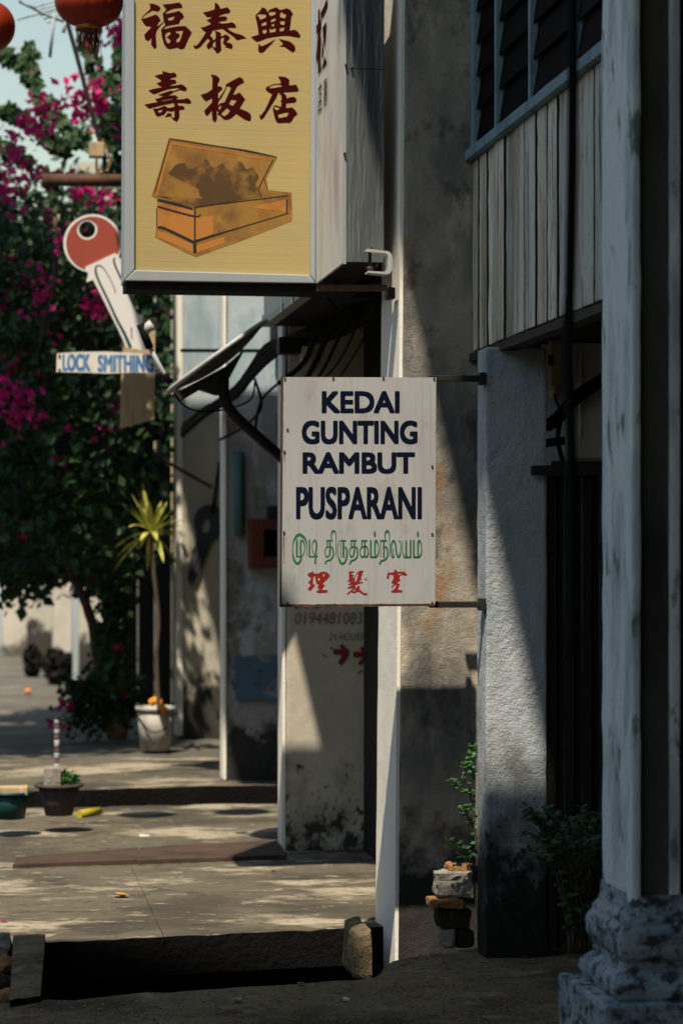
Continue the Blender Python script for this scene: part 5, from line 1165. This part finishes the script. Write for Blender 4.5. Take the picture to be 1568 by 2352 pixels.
# seedling on the pillar and dark shrub
def sprig(name, label, stems, m, size, per=9, cat='plant'):
    root = thing(name, label, cat, stems[0][0])
    bm = bmesh.new(); lv = []
    for pts in stems:
        q = curve_pts(pts, 6); bm_tube(bm, q, [.0045 - .003 * i / len(q) for i in range(len(q))], 5)
        for i, p in enumerate(q[2:]):
            for s in (-1, 1):
                if rnd.random() < .85:
                    d = Vector((s * rnd.uniform(.3, 1), rnd.uniform(-.8, .2), rnd.uniform(-.5, .5)))
                    lv.append((p + d.normalized() * size * .5, size * rnd.uniform(.7, 1.25), d, Vector((-.3, -.6, .8)) + rv() * .4))
    from_bm('stem', bm, m_bark, root); leaf_mesh('leaves', lv, m, root); return root
S = lambda *pp: [P(x, y, YA + .2 + dy) for (x, y, dy) in pp]
sprig('seedling', 'bright green seedling growing from the joint beside the stucco pillar',
      [S((1094, 1960, 0), (1085, 1860, -.02), (1070, 1770, -.05), (1088, 1715, -.03)), S((1090, 1830, 0), (1060, 1812, -.05), (1030, 1790, -.08)), S((1088, 1900, 0), (1070, 1870, -.03), (1062, 1850, -.05)),
       S((1092, 1975, 0), (1062, 1945, -.05), (1028, 1930, -.08)), S((1080, 1955, 0), (1058, 1965, -.06), (1046, 1988, -.08)), S((1088, 1790, 0), (1078, 1760, -.04), (1068, 1755, -.05)), S((1092, 1740, 0), (1088, 1725, -.02), (1084, 1712, -.03))], m_leafbright, .026)
st = []
for k in range(46):
    x, y = rnd.uniform(1200, 1400), rnd.uniform(1850, 1985)
    b = P(1330 + rnd.uniform(-25, 40), 2190, 8.7); e = P(x, y, 8.7 + rnd.uniform(-.25, .25)); mdl = (b + e) / 2 + Vector((0, 0, .12))
    st.append([b, mdl, e])
sprig('dark_shrub', 'dark green leafy shrub growing between pillar and near column', st, m_leafdeep, .034)
# far shrubs and rubbish against the far walls
for (x, y0, y1, wd, lab) in ((75, 1480, 1555, 40, 'dark scrubby bush at the foot of the far cream pier'), (125, 1490, 1572, 56, 'dark bush left of the vine trunk by the far wall'), (158, 1500, 1570, 30, 'small dark bush closest to the vine trunk')):
    b = PG(x, y1, .08); H_ = (y1 - y0) * b.y / FPX; W_ = wd * b.y / FPX / 2
    o = thing('far_bush', lab, 'bush', b); lv = []
    for _ in range(420):
        v = rv() * rnd.random() ** .4; lv.append((b + Vector((v.x * W_, v.y * W_, H_ * .5 + v.z * H_ * .5)), .10 * rnd.uniform(.6, 1.2), rv(), rv()))
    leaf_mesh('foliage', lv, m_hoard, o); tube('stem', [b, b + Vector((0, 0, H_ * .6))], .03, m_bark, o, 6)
c = PG(65, 1598, .08); bm = bmesh.new(); bmesh.ops.create_icosphere(bm, subdivisions=2, radius=.035)
for v in bm.verts: v.co = Vector((v.co.x * 1.2, v.co.y, v.co.z * .9)) + c + Vector((0, 0, .045))
o = from_bm('orange_fruit', bm, mat('orange_peel', (.6, .2, .08), .7), None, True); tag(o, 'small orange ball lying far down the street', 'fruit')

# grit and crumbs on the pavement and walkway
vs_, fs = [], []
def crumb(c, s):
    b = len(vs_); k = 5
    for i in range(k):
        a = 2 * math.pi * i / k; r = s * rnd.uniform(.6, 1.2); vs_.append((c.x + r * math.cos(a), c.y + r * math.sin(a), c.z))
    vs_.append((c.x + s * rnd.uniform(-.3, .3), c.y + s * rnd.uniform(-.3, .3), c.z + s * rnd.uniform(.25, .6)))
    for i in range(k): fs.append((b + i, b + (i + 1) % k, b + k))
for _ in range(1500):
    x, y = rnd.uniform(0, 1330), rnd.uniform(2242, 2352)
    if y < 2312 - x * .075: continue
    crumb(PG(x, y, .004), rnd.choice((.003, .004, .005, .009)))
for _ in range(160):
    x = rnd.uniform(915, 1260); crumb(PG(x, rnd.uniform(2195, 2245), .002), rnd.choice((.003, .004, .006, .009)))
for _ in range(260):
    crumb(PG(rnd.uniform(0, 850), rnd.uniform(1870, 2130), .003), rnd.choice((.003, .004, .005)))
g_ = from_data('grit', vs_, fs, m_brick); tag(g_, 'loose grit and crumbs scattered over the pavement and walkway', 'grit', kind='stuff')
